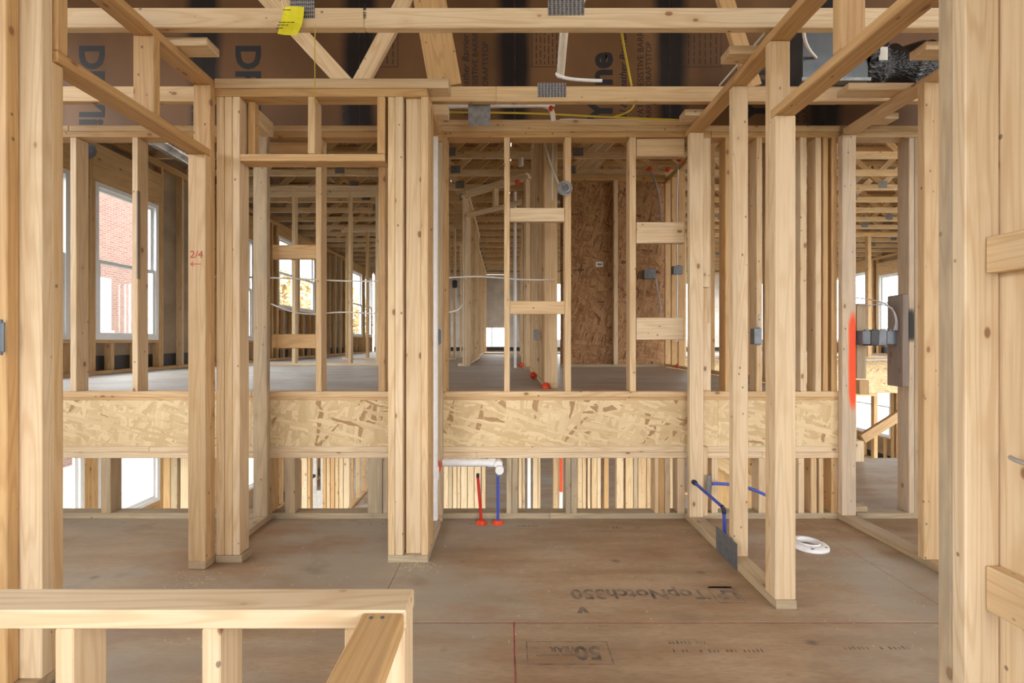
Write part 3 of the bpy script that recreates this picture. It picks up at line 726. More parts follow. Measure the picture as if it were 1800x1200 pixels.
# ------------------------------------------------------------------ trusses over the landing
def plate(par, xa, xb, y, za, zb):
    box(par, 'connector_plate', CONN, xa, xb, y - .0025, y - .0002, za, zb, .0005)
def near_truss(label, Y, cuts, webs, plates, zb=TB):
    t = thing('roof_truss', label, 'truss', (0, Y + .019, zb), 'roof trusses above the landing')
    for a, b, m in cuts:
        box(t, 'bottom_chord', m, a, b, Y, Y + P38, zb, zb + P89)
    for (p, q, w, m) in webs:
        strut(t, 'web', m, (p[0], Y + .019, p[1]), (q[0], Y + .019, q[1]), w, P38)
    for (xa, xb, za, zb_) in plates: plate(t, xa, xb, Y, za, zb_)
    box(t, 'top_chord', PINEO, -4.4, 5.0, Y, Y + P38, 3.19, 3.28)
    return t
Y1 = 2.03; Y2 = 2.655
tr1 = near_truss('nearest roof truss crossing the top edge, carrying the yellow paper', Y1,
           [(-4.4, X(640, Y1) - .0, PINEL), (X(640, Y1) + .001, 5.0, PINEL)],
           [((-2.6, 1.49), (-3.4, 3.2), P89, PINEO), ((-.95, 1.49), (-1.5, 3.2), P89, PINE), ((.28, 1.49), (-.7, 3.2), P89, PINE), ((.28, 1.49), (1.2, 3.2), P89, PINE), ((2.5, 1.49), (1.8, 3.2), P89, PINE)],
           [(X(510, Y1), X(553, Y1), 1.44, 1.56), (X(963, Y1), X(1027, Y1), Z(27, Y1), 1.60)])
text('stamp', '082 805', INK, .021, (X(644, Y1), Y1 - .0006, Z(33, Y1)), (math.pi / 2, -math.pi / 2, 0), tr1)
w2 = [((X(612, Y2), 1.49), (X(455, Y2), Z(-20, Y2)), P89, PINE), ((X(628, Y2), 1.49), (X(720, Y2), Z(-20, Y2)), P89, PINE),
      ((X(783, Y2), 1.49), (X(748, Y2), Z(-40, Y2)), .19, PINEO), ((1.45, 1.49), (.9, 3.2), P89, PINEO), ((-3.0, 1.49), (-3.6, 3.2), P89, PINEO)]
near_truss('second roof truss back, just in front of the brown printed board', Y2,
           [(-4.4, X(872, Y2), PINE), (X(872, Y2) + .001, 5.0, PINE)], w2,
           [(X(945, Y2), X(995, Y2), Z(171, Y2), Z(146, Y2))])
near_truss('roof truss over the doorway, just behind the top of the picture', 1.42, [(-4.4, 5.0, PINE)], [((.1, 1.49), (-.7, 3.2), P89, PINE), ((.1, 1.49), (.9, 3.2), P89, PINE)], [(0, .2, 1.41, 1.5)])
# grey steel strap hanging from the second truss
o = tag(box(None, 'steel_strap', GALV, X(823, 2.70), X(862, 2.70), 2.700, 2.703, Z(221, 2.70), Z(178, 2.70), .0005), 'plain grey steel plate hanging below the second truss', 'plate')
# ------------------------------------------------------------------ trusses over the upper storey: one built, the rest copied
def far_truss(y):
    t = thing('roof_truss', '', 'truss', (0, y, UT), 'roof trusses over the raised storey')
    box(t, 'bottom_chord', PINE, XL - .1, 2.6, y, y + P38, UT, UT + P89); box(t, 'bottom_chord', PINE, 2.601, XR + .1, y, y + P38, UT, UT + P89)
    box(t, 'top_chord', PINEO, XL - .1, XR + .1, y, y + P38, 3.20, 3.289)
    x = XL + .5
    for i in range(17):
        a = (x, UT + P89 + .001) if i % 2 == 0 else (x, 3.20)
        b = (x + .82, 3.20) if i % 2 == 0 else (x + .82, UT + P89 + .001)
        strut(t, 'web', PINEO if i % 3 else PINE, (a[0], y + .019, a[1]), (b[0], y + .019, b[1]), P89, .036)
        if i % 2 == 1: plate(t, x + .75, x + .89, y, UT + .03, UT + .14)
        x += .82
    return t
first = far_truss(4.62)
kids = list(first.children)
ords = ['first', 'second', 'third', 'fourth', 'fifth', 'sixth', 'seventh', 'eighth', 'ninth', 'tenth', 'eleventh', 'twelfth', 'thirteenth', 'fourteenth', 'fifteenth', 'sixteenth', 'seventeenth', 'eighteenth']
for i in range(18):
    if i == 0: t = first
    else:
        t = first.copy(); COL.objects.link(t); t.location.y = first.location.y + .61 * i
        for c in kids:
            d = c.copy(); COL.objects.link(d); d.parent = t
    t['label'] = 'roof truss over the raised storey, %s one back from the rim wall' % ords[i]

# ------------------------------------------------------------------ brown printed draft-stop board above the rim wall
YD = 3.15
db = thing('barrier_board', 'brown printed barrier board hung above the rim wall', 'board', (0, YD, 1.3), kind='thing')
pw = 1.075; x0 = X(905, YD) - 4 * pw
for i in range(8):
    box(db, 'board_panel', BARR, x0 + i * pw + .001, x0 + (i + 1) * pw - .001, YD, YD + .004, 1.385, 3.29, .0008)
yt = YD - .0006
def vtext(body, px, py, size, up, mat=INK, **k):
    """print that runs up (letter tops to the left) or down (tops to the right)"""
    text('board_print', body, mat, size, (X(px, YD), yt, Z(py, YD)), (math.pi / 2, -math.pi / 2 if up else math.pi / 2, 0), db, **k)
for px in (1075, 1347): vtext('Yline', px, 213, .235, True, bold=.008)
for px in (1101, 1378): vtext('al & Weather Barrier', px, 206, .068, True, shear=.25, bold=.001)
for px in (1131, 1405): vtext('WATER RESISTIVE BARRIER', px, 217, .060, True)
for px in (1145, 1420): vtext('BARRIER | DRAFTSTOP', px, 217, .056, True)
for px in (1181, 1452): vtext('INSP', px, 213, .062, True, bold=.002)
for px in (416, 141, -130): vtext('DRYline', px, 78, .235, False, bold=.008)
for px in (812, 828, 846): vtext({812: 'al & Weather Barrier', 828: 'WATER RESISTIVE BARRIER', 846: 'BARRIER | DRAFTSTOP'}[px] , px + 12, 206 if px == 812 else 217, .066 if px == 812 else .056, True, shear=.25 if px == 812 else 0)
for px in (603, 337): vtext('INSPECT', px, 186, .062, False, bold=.002)
def vbox(px0, px1, py0, py1):
    vs, fs = [], []
    a, b, c, d = X(px0, YD), X(px1, YD), Z(py1, YD), Z(py0, YD); t = .004
    bars = [(a, b, c, c + t), (a, b, d - t, d), (a, a + t, c, d), (b - t, b, c, d)]
    n = 7
    for i in range(1, n):
        xm = a + (b - a) * i / n
        zz = c + .02
        while zz < d - .04:
            L = random.uniform(.02, .06); bars.append((xm, xm + .006, zz, min(zz + L, d - .02))); zz += L + .015
    for (q, r, s, u) in bars:
        i = len(vs); vs += [(q, 0, s), (r, 0, s), (r, 0, u), (q, 0, u)]; fs.append((i, i + 1, i + 2, i + 3))
    me = bpy.data.meshes.new('print_table'); me.from_pydata(vs, [], fs)
    o = link('print_table', me, INK, db); o.location = Vector((0, yt, 0)) - wpos(db)
vbox(1200, 1268, 50, 118); vbox(630, 700, 55, 118); vbox(935, 985, 50, 118)

# ------------------------------------------------------------------ wood blocks lying on the plates
def loose(label, xa, xb, ya, yb, za, zb, m=PINEL):
    return tag(box(None, 'wood_block', m, xa, xb, ya, yb, za, zb), label, 'block', 'flat backing blocks on top of the side walls')
zb0 = PB + P38 + .0005
loose('flat pine block sticking out over the left doorway wall', -1.70, X(372, 2.12), 2.03 + P38 + .02, 2.16 + .02, PB + .036, PB + .074)
loose('flat pine block above the right side wall, nearer of two', X(1270, 2.22), 1.262, 2.15, 2.24, zb0, zb0 + P38)
loose('flat pine block above the right side wall, close to the rim wall', X(1197, 2.8), 1.262, 2.74, 2.83, zb0, zb0 + P38)
loose('flat pine block above the red sprayed side wall, nearest one', X(1614, 2.16), 2.40, 2.12, 2.21, zb0, zb0 + P38)
loose('flat pine block above the red sprayed side wall, middle one', X(1482, 2.5), 2.26, 2.46, 2.55, zb0, zb0 + P38)
loose('flat pine block above the red sprayed side wall, by the rim wall', X(1520, 2.84), 2.40, 2.78, 2.87, zb0, zb0 + P38)
loose('chamfered pine block end beside the closet header', X(451, 2.6), X(473, 2.6), 2.4575, 2.65, 1.19, 1.272)
loose('pine block end above the boxed pillar side wall', X(757, 2.62), X(789, 2.62), 2.58, 2.65, 1.285, 1.345)

# ------------------------------------------------------------------ duct work
dx = thing('duct_box', 'sheet metal duct box between the trusses above the toilet room', 'duct', (1.88, 2.73, 1.5))
box(dx, 'sheet_metal_case', DUCTST, 1.70, 2.075, 2.61, 2.87, 1.4905, 1.80, .002)
box(dx, 'flange', GALV, 1.69, 2.085, 2.60, 2.609, 1.4905, 1.51, .001)
wire('cable', WIREW, [(X(1402, 2.5), 2.45, Z(55, 2.5)), (X(1412, 2.5), 2.5, Z(75, 2.5)), (X(1421, 2.55), 2.55, Z(88, 2.55)), (X(1436, 2.6), 2.608, Z(100, 2.6))], .008, dx)
n = 26; prof = []
for i in range(n + 1):
    u = i / n; prof.append((.125 + .018 * math.sin(i * 2.4) + .012 * math.sin(i * .9), u * .95))
fx = lathe('flexible_duct', FLEX, prof, 'x', (2.077, 2.73, 1.632), None, 32)
tag(fx, 'crinkled black flexible duct running right from the sheet metal box', 'duct')
for v in fx.data.vertices:
    k = 1 + .10 * math.sin(v.co.z * 23 + math.atan2(v.co.y, v.co.x) * 3) ; v.co.x *= k; v.co.y *= k
pq = box(None, 'paper_label', LABELW, 0, .05, 0, .002, 0, .075, .0005); pq.parent = fx
pq.matrix_parent_inverse = Matrix.Identity(4); pq.rotation_euler = (0, -math.pi / 2, 0); pq.location = (0, -.150, .06)

# ------------------------------------------------------------------ plumbing
vp = thing('vent_pipe', 'tall white vent pipe standing against the closet side wall', 'pipe', (X(763, 2.86), 2.86, FL))
lathe('pipe', PVC, [(.0, 0), (.0235, 0), (.0235, 2.42), (0, 2.42)], 'z', (X(763.5, 2.86), 2.86, FL + .02), vp)
lathe('coupling', PVC, [(.0235, 0), (.029, 0), (.029, .08), (.0235, .08)], 'z', (X(763.5, 2.86), 2.86, Z(842, 2.86)), vp)
lathe('caulk_ring', CAULK, [(.0, .028), (.03, .03), (.036, 0), (0, 0)], 'z', (X(763.5, 2.86), 2.86, FL + .001), vp)
dp = thing('drain_pipe', 'horizontal white drain pipe with round capped elbow below the rim board', 'pipe', (X(830, 2.9), 2.9, Z(813, 2.9)))
yd = 2.905
lathe('pipe', PVC, [(0, 0), (.0235, 0), (.0235, X(872, yd) - X(778, yd)), (0, X(872, yd) - X(778, yd))], 'x', (X(778, yd), yd, Z(813, yd)), dp)
lathe('coupling', PVC, [(.0235, 0), (.028, 0), (.028, .045), (.0235, .045)], 'x', (X(858, yd), yd, Z(813, yd)), dp)
lathe('elbow', PVC, [(.0, 0), (.020, .0), (.026, .006), (.0265, .05), (.024, .056), (.0, .056)], 'y', (X(876, yd), yd + .02, Z(814, yd)), dp)
lathe('cap', PVC, [(0, 0), (.025, 0), (.0265, .003), (.0265, .045), (0, .045)], 'y', (X(878, 2.85), 2.885, Z(826, 2.85)), dp)
wire('caulk_ring', CAULK, [(X(768, 2.9), 2.90, Z(809, 2.9)), (X(774, 2.9), 2.895, Z(812, 2.9)), (X(776, 2.9), 2.895, Z(822, 2.9)), (X(770, 2.9), 2.9, Z(832, 2.9))], .006, dp)
for nm, lab, mat, px, py0, lean in (('supply_pipe', 'red water pipe standing up from the floor by the rim wall', REDPEX, 846, 836, -.022), ('supply_pipe', 'blue water pipe standing up from the floor under the drain cap', BLUEPEX, 875, 833, 0)):
    t = thing(nm, lab, 'pipe', (X(px, 2.88), 2.88, FL), 'water pipes at the rim wall')
    a = Vector((X(px, 2.88), 2.88, FL)); b = Vector((X(px, 2.88) + lean, 2.885, Z(py0, 2.88)))
    wire('pipe', mat, [a, a + (b - a) * .35 + Vector((.002, 0, 0)), a + (b - a) * .7, b], .0095, t)
    wire('crimp_cap', BLACKP if mat is REDPEX else GALVD, [b - Vector((0, 0, .012)), b + Vector((0, 0, .012))], .0105, t, smooth=False)
    lathe('caulk_ring', CAULK, [(0, .018), (.02, .02), (.034, .004), (.040, 0), (0, 0)], 'z', (a.x, a.y, FL + .0006), t, 12)
t = thing('supply_pipe', 'blue water pipe bending down into the floor at the right side wall', 'pipe', (1.20, 2.6, FL), 'water pipes at the right side wall')
pA = Vector((1.185, 2.875, Z(847, 2.875))); pB = Vector((1.225, 2.56, Z(893, 2.56))); pC = Vector((1.225, 2.55, FL + .03))
wire('pipe', BLUEPEX, [pA, (pA + pB) / 2, pB], .0095, t)
wire('elbow', BLACKP, [pB + (pA - pB) * .06, pB, pB - Vector((0, 0, .03))], .012, t)
wire('pipe', BLUEPEX, [pB - Vector((0, 0, .02)), pC], .0095, t)
lathe('sleeve', BLACKP, [(0, 0), (.016, 0), (.016, .02), (0, .02)], 'y', pA, t, 12)
t = thing('supply_pipe', 'blue water pipe running behind the right side wall studs', 'pipe', (1.4, 2.8, Z(850, 2.85)), 'water pipes at the right side wall')
wire('pipe', BLUEPEX, [(X(1252, 2.87), 2.87, Z(850, 2.87)), (X(1290, 2.87), 2.87, Z(849, 2.87)), (X(1318, 2.85), 2.85, Z(855, 2.85)), (X(1352, 2.8), 2.80, Z(873, 2.8))], .0095, t)
o = tag(box(None, 'nail_plate', GALVD, X(1243, 2.87), X(1250, 2.87), 2.872, 2.876, Z(868, 2.87), Z(835, 2.87), .0005), 'narrow grey nail plate on the stud beside the blue pipe', 'plate')
o = tag(box(None, 'nail_plate', GALVD, ra - .003, ra - .0005, 2.28, 2.51, FL + .0, FL + .135, .0005), 'large grey steel plate on the right side wall bottom plate', 'plate')
fg = thing('toilet_flange', 'white round toilet flange lying on the floor of the right room', 'flange', (X(1420, 2.56), 2.56, FL))
lathe('flange_ring', PVC, [(.062, .002), (.062, .022), (.072, .026), (.098, .016), (.102, .010), (.102, .001), (.062, .001)], 'z', (X(1420, 2.56), 2.56, FL), fg, 40)
lathe('collar', PVC, [(.052, .001), (.052, .030), (.060, .032), (.062, .003)], 'z', (X(1420, 2.56), 2.56, FL), fg, 40)
for k in range(6):
    a = k * 1.047 + .2
    box(fg, 'bolt_slot', GALVD, X(1420, 2.56) + .086 * math.cos(a) - .008, X(1420, 2.56) + .086 * math.cos(a) + .008, 2.56 + .086 * math.sin(a) - .004, 2.56 + .086 * math.sin(a) + .004, FL + .019, FL + .0225, .0005)
# pipe through the trusses
op = thing('vent_pipe', 'cream pipe slanting up past the truss above the printed board strap', 'pipe', (X(995, 2.5), 2.5, 1.5))
a = Vector((X(985, 2.74), 2.74, Z(134, 2.74))); b = Vector((X(1008, 2.10), 2.10, 1.95))
wire('pipe', PVCO, [a, b], .024, op, smooth=False)
st = [Vector((X(1058, 2.72), 2.715, Z(143, 2.72))), Vector((X(1010, 2.72), 2.715, Z(142, 2.72))), Vector((X(978, 2.72), 2.70, Z(139, 2.72))), Vector((X(976, 2.72), 2.72, Z(127, 2.72))), Vector((X(986, 2.72), 2.76, Z(124, 2.72)))]
wire('hanger_strap', PVC, st, .010, op)
hp = thing('water_pipe', 'thin white pipe lying level below the second truss', 'pipe', (X(880, 2.85), 2.85, Z(187, 2.85)))
wire('pipe', PVC, [(X(786, 2.85), 2.85, Z(187, 2.85)), (X(965, 2.85), 2.85, Z(185, 2.85)), (X(975, 2.85), 2.85, Z(184, 2.85))], .013, hp, smooth=False)
wire('elbow', PVC, [(X(955, 2.85), 2.85, Z(186, 2.85)), (X(972, 2.85), 2.85, Z(185, 2.85)), (X(974, 2.85), 2.9, Z(205, 2.85))], .017, hp)
lathe('valve_knob', CAULK, [(0, 0), (.014, 0), (.014, .02), (0, .02)], 'y', (X(968, 2.83), 2.83, Z(192, 2.83)), hp, 12)

# ------------------------------------------------------------------ cables
def cable(label, mat, pts, r=.005, group=None):
    o = wire('cable', mat, [(X(px, Y), Y, Z(py, Y)) for px, py, Y in pts], r)
    return tag(o, label, 'cable', group)
cable('yellow cable sagging along the top of the rim wall', WIREY, [(742, 197, 2.9), (800, 197, 2.88), (900, 198, 2.88), (990, 201, 2.88), (1060, 206, 2.88), (1130, 208, 2.88), (1195, 211, 2.88)], .006)
cable('yellow cable branching up to the second truss', WIREY, [(1075, 206, 2.87), (1100, 200, 2.87), (1114, 195, 2.87), (1115, 180, 2.87)], .005)
cable('yellow cable hanging diagonally between the two near trusses', WIREY, [(1090, 38, 2.07), (1094, 70, 2.25), (1101, 105, 2.45), (1110, 150, 2.652)], .006)
cable('thin white cable lying on the rim wall top plate', WIREW, [(984, 210.5, 2.96), (1000, 209, 2.97), (1022, 210.8, 2.96), (1050, 210.5, 2.975), (1110, 210.8, 2.96), (1195, 210.8, 2.96)], .005)
cable('grey and white cable rising over the right side wall', WIREW, [(1265, 150, 2.6), (1300, 110, 2.4), (1332, 72, 2.25), (1362, 38, 2.1)], .005)
cable('yellow cable rising over the right side wall beside the white one', WIREY, [(1285, 146, 2.62), (1315, 104, 2.4), (1348, 66, 2.25), (1372, 34, 2.1)], .005)
cable('long white cable strung across the open studs, upper of two', WIREW, [(372, 486, 3.06), (470, 487, 3.06), (560, 492, 3.06), (660, 496, 3.06), (790, 488, 3.06), (830, 485, 3.1), (885, 488, 3.1), (925, 493, 3.2), (975, 491, 3.5)], .0055)
cable('long white cable strung across the open studs, lower of two', WIREW, [(477, 534, 3.06), (510, 549, 3.06), (550, 554, 3.06), (580, 549, 3.06), (610, 548, 3.06), (665, 552, 3.06), (790, 551, 3.06), (808, 546, 3.1), (812, 535, 3.1)], .005)
cable('white cable running down the corridor corner studs, left', WIREW, [(956, 245, 3.48), (963, 275, 3.48), (975, 310, 3.48), (986, 330, 3.45)], .007)
cable('white cable running down the corridor corner studs, right', WIREW, [(972, 245, 3.5155), (972, 280, 3.5155), (970, 320, 3.5155), (971, 352, 3.5155)], .007)
cable('pair of grey wires hanging from red caulk on the brown board wall', WIREG, [(1140, 297, 6.4), (1150, 312, 6.39), (1162, 330, 6.4), (1163, 420, 6.4)], .014)
cable('white wire running down the studs right of the brown board wall', WIREW, [(1193, 284, 5.98), (1190, 320, 5.98), (1190, 400, 5.98), (1191, 480, 5.98), (1190, 600, 5.98)], .010)
cable('loop of dark wire below the grey box on the brown board wall', WIREG, [(1153, 490, 6.42), (1156, 520, 6.4), (1163, 535, 6.4), (1160, 552, 6.42)], .012)
tg = thing('gang_box', 'row of four dark switch boxes at the stair doorway', 'electrical box', (2.36, 2.9, .03))
for k, (xa_, xb_, m) in enumerate(((2.250, 2.300, BOXBLUE), (2.301, 2.350, BLACKP), (2.351, 2.400, GALVD), (2.401, 2.4645, BOXBLUE))):
    o = box(tg, 'switch_box', m, xa_, xb_, 2.87, 2.94, -.026 + (.008 if k in (0, 3) else 0), .074 - (.006 if k in (0, 3) else 0), .004)
    for dz in (-.018, .066): box(o, 'mounting_ear', m, xa_ + .012, xb_ - .012, 2.868, 2.876, dz, dz + .012, .001)
wire('cable', WIREG, [(2.455, 2.86, .07), (2.452, 2.85, .13), (2.44, 2.86, .20), (2.38, 2.88, .255), (2.28, 2.9, .275), (2.20, 2.92, .283)], .004, tg)
wire('cable', WIREG, [(2.435, 2.86, .07), (2.452, 2.85, .14), (2.43, 2.86, .21), (2.37, 2.88, .245), (2.31, 2.9, .225), (2.25, 2.92, .24)], .004, tg)
wire('cable', WIREG, [(2.445, 2.86, .07), (2.448, 2.85, .14), (2.42, 2.86, .215)], .004, tg)
def ebox(label, px0, px1, py0, py1, Y, mat, depth=.05):
    t = thing('electrical_box', label, 'electrical box', (X((px0 + px1) / 2, Y), Y, Z(py1, Y)), 'single electrical boxes')
    box(t, 'case', mat, X(px0, Y), X(px1, Y), Y, Y + depth, Z(py1, Y), Z(py0, Y), .003)
    h = (Z(py0, Y) - Z(py1, Y)); xm = (X(px0, Y) + X(px1, Y)) / 2; w = (X(px1, Y) - X(px0, Y)) * .22
    box(t, 'mounting_ear', mat, xm - w, xm + w, Y - .002, Y + .006, Z(py0, Y), Z(py0, Y) + h * .09, .0008)
    box(t, 'mounting_ear', mat, xm - w, xm + w, Y - .002, Y + .006, Z(py1, Y) - h * .09, Z(py1, Y), .0008)
    return t
ebox('blue-grey switch box on the stud beside the tall white pipe', 767.5, 775, 580, 604, 2.90, BOXBLUE, .045)
t = ebox('grey switch box behind the doubled stud of the right wall', 1326, 1340, 577, 605, 2.86, GALVD)
wire('cable', WIREG, [(X(1334, 2.86), 2.87, Z(577, 2.86)), (X(1331, 2.86), 2.87, Z(566, 2.86)), (X(1338, 2.86), 2.88, Z(552, 2.86))], .004, t)
ebox('silver outlet box on the corridor wall studs', 938, 948, 580, 597, 3.9, GALV)
ebox('grey outlet box with wires on the brown board wall', 1133, 1153, 473, 489, 6.40, GALVD, .09)
ebox('grey outlet box on studs right of the brown board wall', 1184, 1200.5, 467, 481, 5.85, GALVD, .09)
ebox('grey box at the left picture edge', -4, 5, 566, 619, 1.445, BOXBLUE, .009)
ebox('dark thermostat box on studs in the far corridor', 795, 804, 493, 505, 8.94, BLACKP, .061)
cb = thing('cable_coil', 'round silver coil of wire hanging on an upper wall stud', 'coil', (X(993, 2.93), 2.93, Z(331, 2.93)))
for k in range(4):
    R = .046 - .006 * k
    wire('wire_loop', GALV, [(X(993, 2.93) + R * math.cos(i * math.pi / 8 + k) + .003 * math.sin(k * 2), 2.925 - .006 * k, Z(331, 2.93) + R * math.sin(i * math.pi / 8 + k)) for i in range(17)], .0045, cb, 2)
lathe('hub', GALVD, [(0, 0), (.016, 0), (.020, .006), (.020, .02), (0, .02)], 'y', (X(993, 2.93), 2.945, Z(331, 2.93)), cb, 20)
tag(wire('string', WIREY, [(X(554, 2.02), 2.026, 1.41), (X(551, 2.1), 2.1, Z(90, 2.1)), (X(555, 2.2), 2.2, Z(125, 2.2)), (X(552, 2.35), 2.355, Z(182, 2.35))], .0022), 'thin yellow string hanging from the nearest truss', 'string')
# yellow paper on the nearest truss
pts = []
for j in range(7):
    for i in range(4):
        u, v = i / 3, j / 6
        pts.append((.088 * u - .03 * v + .002 * j, -.012 - .03 * v * v - .006 * math.sin(u * 3 + v * 4), -.135 * v - .012 * u * v))
me = bpy.data.meshes.new('paper_tag'); me.from_pydata(pts, [], [(j * 4 + i, j * 4 + i + 1, j * 4 + i + 5, j * 4 + i + 4) for j in range(6) for i in range(3)])
o = link('paper_tag', me, TAGY); o.location = (X(497, 2.0), 2.028, Z(8, 2.0)); o.modifiers.new('thick', 'SOLIDIFY').thickness = .0008
tag(o, 'bright yellow paper tag stapled to the nearest truss', 'paper')
for j, (zz, n_) in enumerate(((-.022, 2), (-.085, 4), (-.10, 3), (-.118, 2))):
    for k in range(n_):
        q = box(o, 'ink_line', INK, 0, .012 + .006 * (k % 2), -.001, 0, 0, .003, .0002)
        q.location = (.012 + k * .018 - .03 * (-zz / .135), -.026 - .03 * (zz / .135) ** 2, zz)

# ------------------------------------------------------------------ partitions of the raised storey
def front_wall(label, Y, x0, x1, studs, z0, z1, m=PINE, plates=2, depth=P89):
    t = thing('stud_wall', label, 'wall frame', ((x0 + x1) / 2, Y + .04, z0), kind='thing')
    box(t, 'bottom_plate', m, x0, x1, Y, Y + depth, z0, z0 + P38)
    for k in range(plates): box(t, 'top_plate', m, x0, x1, Y, Y + depth, z1 - P38 * (k + 1) + .0005, z1 - P38 * k)
    for (a, b) in studs: box(t, 'stud', random.choice((m, PINE, PINEO)), a, b, Y, Y + depth, z0 + P38, z1 - P38 * plates)
    return t
def depth_wall(label, xa, xb, y0, y1, ys, z0, z1, m=PINE, plates=2):
    t = thing('stud_wall', label, 'wall frame', ((xa + xb) / 2, (y0 + y1) / 2, z0), kind='thing')
    box(t, 'bottom_plate', m, xa, xb, y0, y1, z0, z0 + P38)
    for k in range(plates): box(t, 'top_plate', m, xa, xb, y0, y1, z1 - P38 * (k + 1) + .0005, z1 - P38 * k)
    for y in ys: box(t, 'stud', random.choice((m, PINE, PINEO)), xa, xb, y, y + P38, z0 + P38, z1 - P38 * plates)
    return t
def fr_(n, a, d): return [a + d * i for i in range(n)]
t = front_wall('partition of widely spaced studs in the left upper room', 6.8, X(432, 6.8), X(668, 6.8), [(X(513, 6.8), X(519, 6.8)), (X(612, 6.8), X(617, 6.8)), (X(660, 6.8), X(666, 6.8))], UF, UT - .02, PINEL)
box(t, 'header', PINEL, X(432, 6.8), X(668, 6.8), 6.802, 6.84, Z(351, 6.8) + .05, UT - .1)
front_wall('second partition of studs deeper in the left upper room', 9.0, X(600, 9), X(800, 9), [(X(607, 9), X(611, 9)), (X(643, 9), X(647, 9)), (X(690, 9), X(694, 9)), (X(740, 9), X(744, 9)), (X(787, 9), X(791, 9)), (X(797, 9), X(801, 9))], UF, UT - .1, PINEL)
depth_wall('left corridor wall beyond the angled closet', -.66, -.57, 6.86, 9.9, fr_(7, 6.9, .45), UF, UT - .05)
depth_wall('farthest left corridor wall with short blocks', -.75, -.66, 10.6, 15.3, fr_(11, 10.65, .45), UF, UT - .05)
front_wall('cross wall behind the corridor, left part', 10.5, -2.8, -.76, [(-2.7 + .406 * i, -2.662 + .406 * i) for i in range(5)], UF, UT - .05)
front_wall('high header wall crossing the corridor near its far end', 13.0, -.655, 1.6, [(.45, .49), (.86, .9), (1.3, 1.34)], UF, UT - .02)
# right corridor wall
t = depth_wall('right corridor wall whose end stud faces the camera', .295, .395, 3.52, 5.6, [3.52, 3.60, 3.76, 3.93, 4.1, 4.33, 4.6, 4.95, 5.3], UF, UT - .02)
depth_wall('right corridor wall beyond the angled closet', .36, .45, 6.2, 12.8, fr_(14, 6.25, .45), UF, UT - .02)
# angled closet with a door header
A = Vector((-.60, 6.70)); B = Vector((.27, 5.95)); dr = (B - A).normalized(); nrm = Vector((-dr.y, dr.x))
an = thing('stud_wall', 'angled closet wall with a doorway in the middle of the corridor', 'wall frame', ((A.x + B.x) / 2, (A.y + B.y) / 2, UF), kind='thing')
def on(u, off=0): q = A + dr * u + nrm * off; return q
L = (B - A).length
def aboard(name, m, u0, u1, z, th=P38):
    p, q = on(u0), on(u1); return strut(an, name, m, (p.x, p.y, z), (q.x, q.y, z), th, P89, (nrm.x, nrm.y, 0))
aboard('top_plate', PINEL, -.05, L + .05, 2.135); aboard('top_plate', PINEL, .05, L + .02, 2.175); aboard('header', PINEL, .06, L - .04, 1.84)
for u, za, zb in ((0, UF, 2.115), (.045, UF, 1.82), (L, UF, 2.115), (L - .045, UF, 1.82), (L * .52, 1.86, 2.115)):
    p = on(u); strut(an, 'stud', PINEL if u < .1 else PINE, (p.x, p.y, za), (p.x, p.y, zb), P38, P89, (nrm.x, nrm.y, 0))
aboard('bottom_plate', PINEL, L - .02, L + .12, UF + .019); aboard('bottom_plate', PINEL, -.12, .02, UF + .019)
wp = wire('vent_pipe', PVC, [(.12, 6.25, UF), (.12, 6.25, 1.9), (.12, 6.25, 2.05)], .02, smooth=False); tag(wp, 'white pipe standing inside the angled closet', 'pipe')
for (px, py, Y, lab) in ((910, 320, 5.85, 'over the angled closet pipe'), (916, 641, 5.85, 'at the foot of the angled closet pipe'), (938, 659, 4.4, 'on the corridor wall bottom plate'), (960, 680, 3.5, 'at the corridor wall end stud'), (1142, 297, 6.4, 'at the top of the brown board wall'), (1174, 298, 6.39, 'on the studs right of the brown board wall'), (1195, 280, 5.95, 'high on the right studs by the white wire'), (1192, 643, 6.05, 'at the foot of the right studs')):
    bl = lathe('caulk_blob', CAULK, [(0, .03), (.018, .028), (.034, .012), (.042, -.004), (.03, -.02), (.012, -.03), (0, -.03)], 'z', (X(px, Y), Y, Z(py, Y)), None, 9)
    for v in bl.data.vertices: v.co *= random.uniform(.75, 1.2)
    tag(bl, 'blob of orange fire caulk ' + lab, 'caulk', 'orange caulk blobs')
# brown strand board wall
ow = thing('strand_board_wall', 'dark brown strand board wall at the back with one pale stud', 'wall', (1.58, 6.5, UF), kind='thing')
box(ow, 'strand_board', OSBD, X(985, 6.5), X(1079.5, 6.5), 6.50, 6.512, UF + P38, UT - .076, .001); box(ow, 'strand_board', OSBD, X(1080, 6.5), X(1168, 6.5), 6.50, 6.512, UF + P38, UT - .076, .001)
box(ow, 'stud', PINEL, X(1078, 6.45), X(1085, 6.45), 6.41, 6.499, UF + P38, UT - .08)
box(ow, 'stud', PINEO, X(995, 6.45), X(1001, 6.45), 6.41, 6.499, UF + P38, UT - .08)
box(ow, 'bottom_plate', PINEW, X(985, 6.45), X(1168, 6.45), 6.41, 6.499, UF, UF + P38)
box(ow, 'top_plate', PINEO, X(985, 6.45), X(1168, 6.45), 6.41, 6.499, UT - .078, UT - .04); box(ow, 'top_plate', PINEO, X(985, 6.45), X(1168, 6.45), 6.41, 6.512, UT - .0395, UT - .002)
box(ow, 'paper_label', LABELW, X(1047, 6.5), X(1060, 6.5), 6.495, 6.4995, Z(469, 6.5), Z(460, 6.5), .0005)
box(ow, 'label_print', INKF, X(1050, 6.5), X(1058, 6.5), 6.4935, 6.4945, Z(466, 6.5), Z(463, 6.5), .0002)
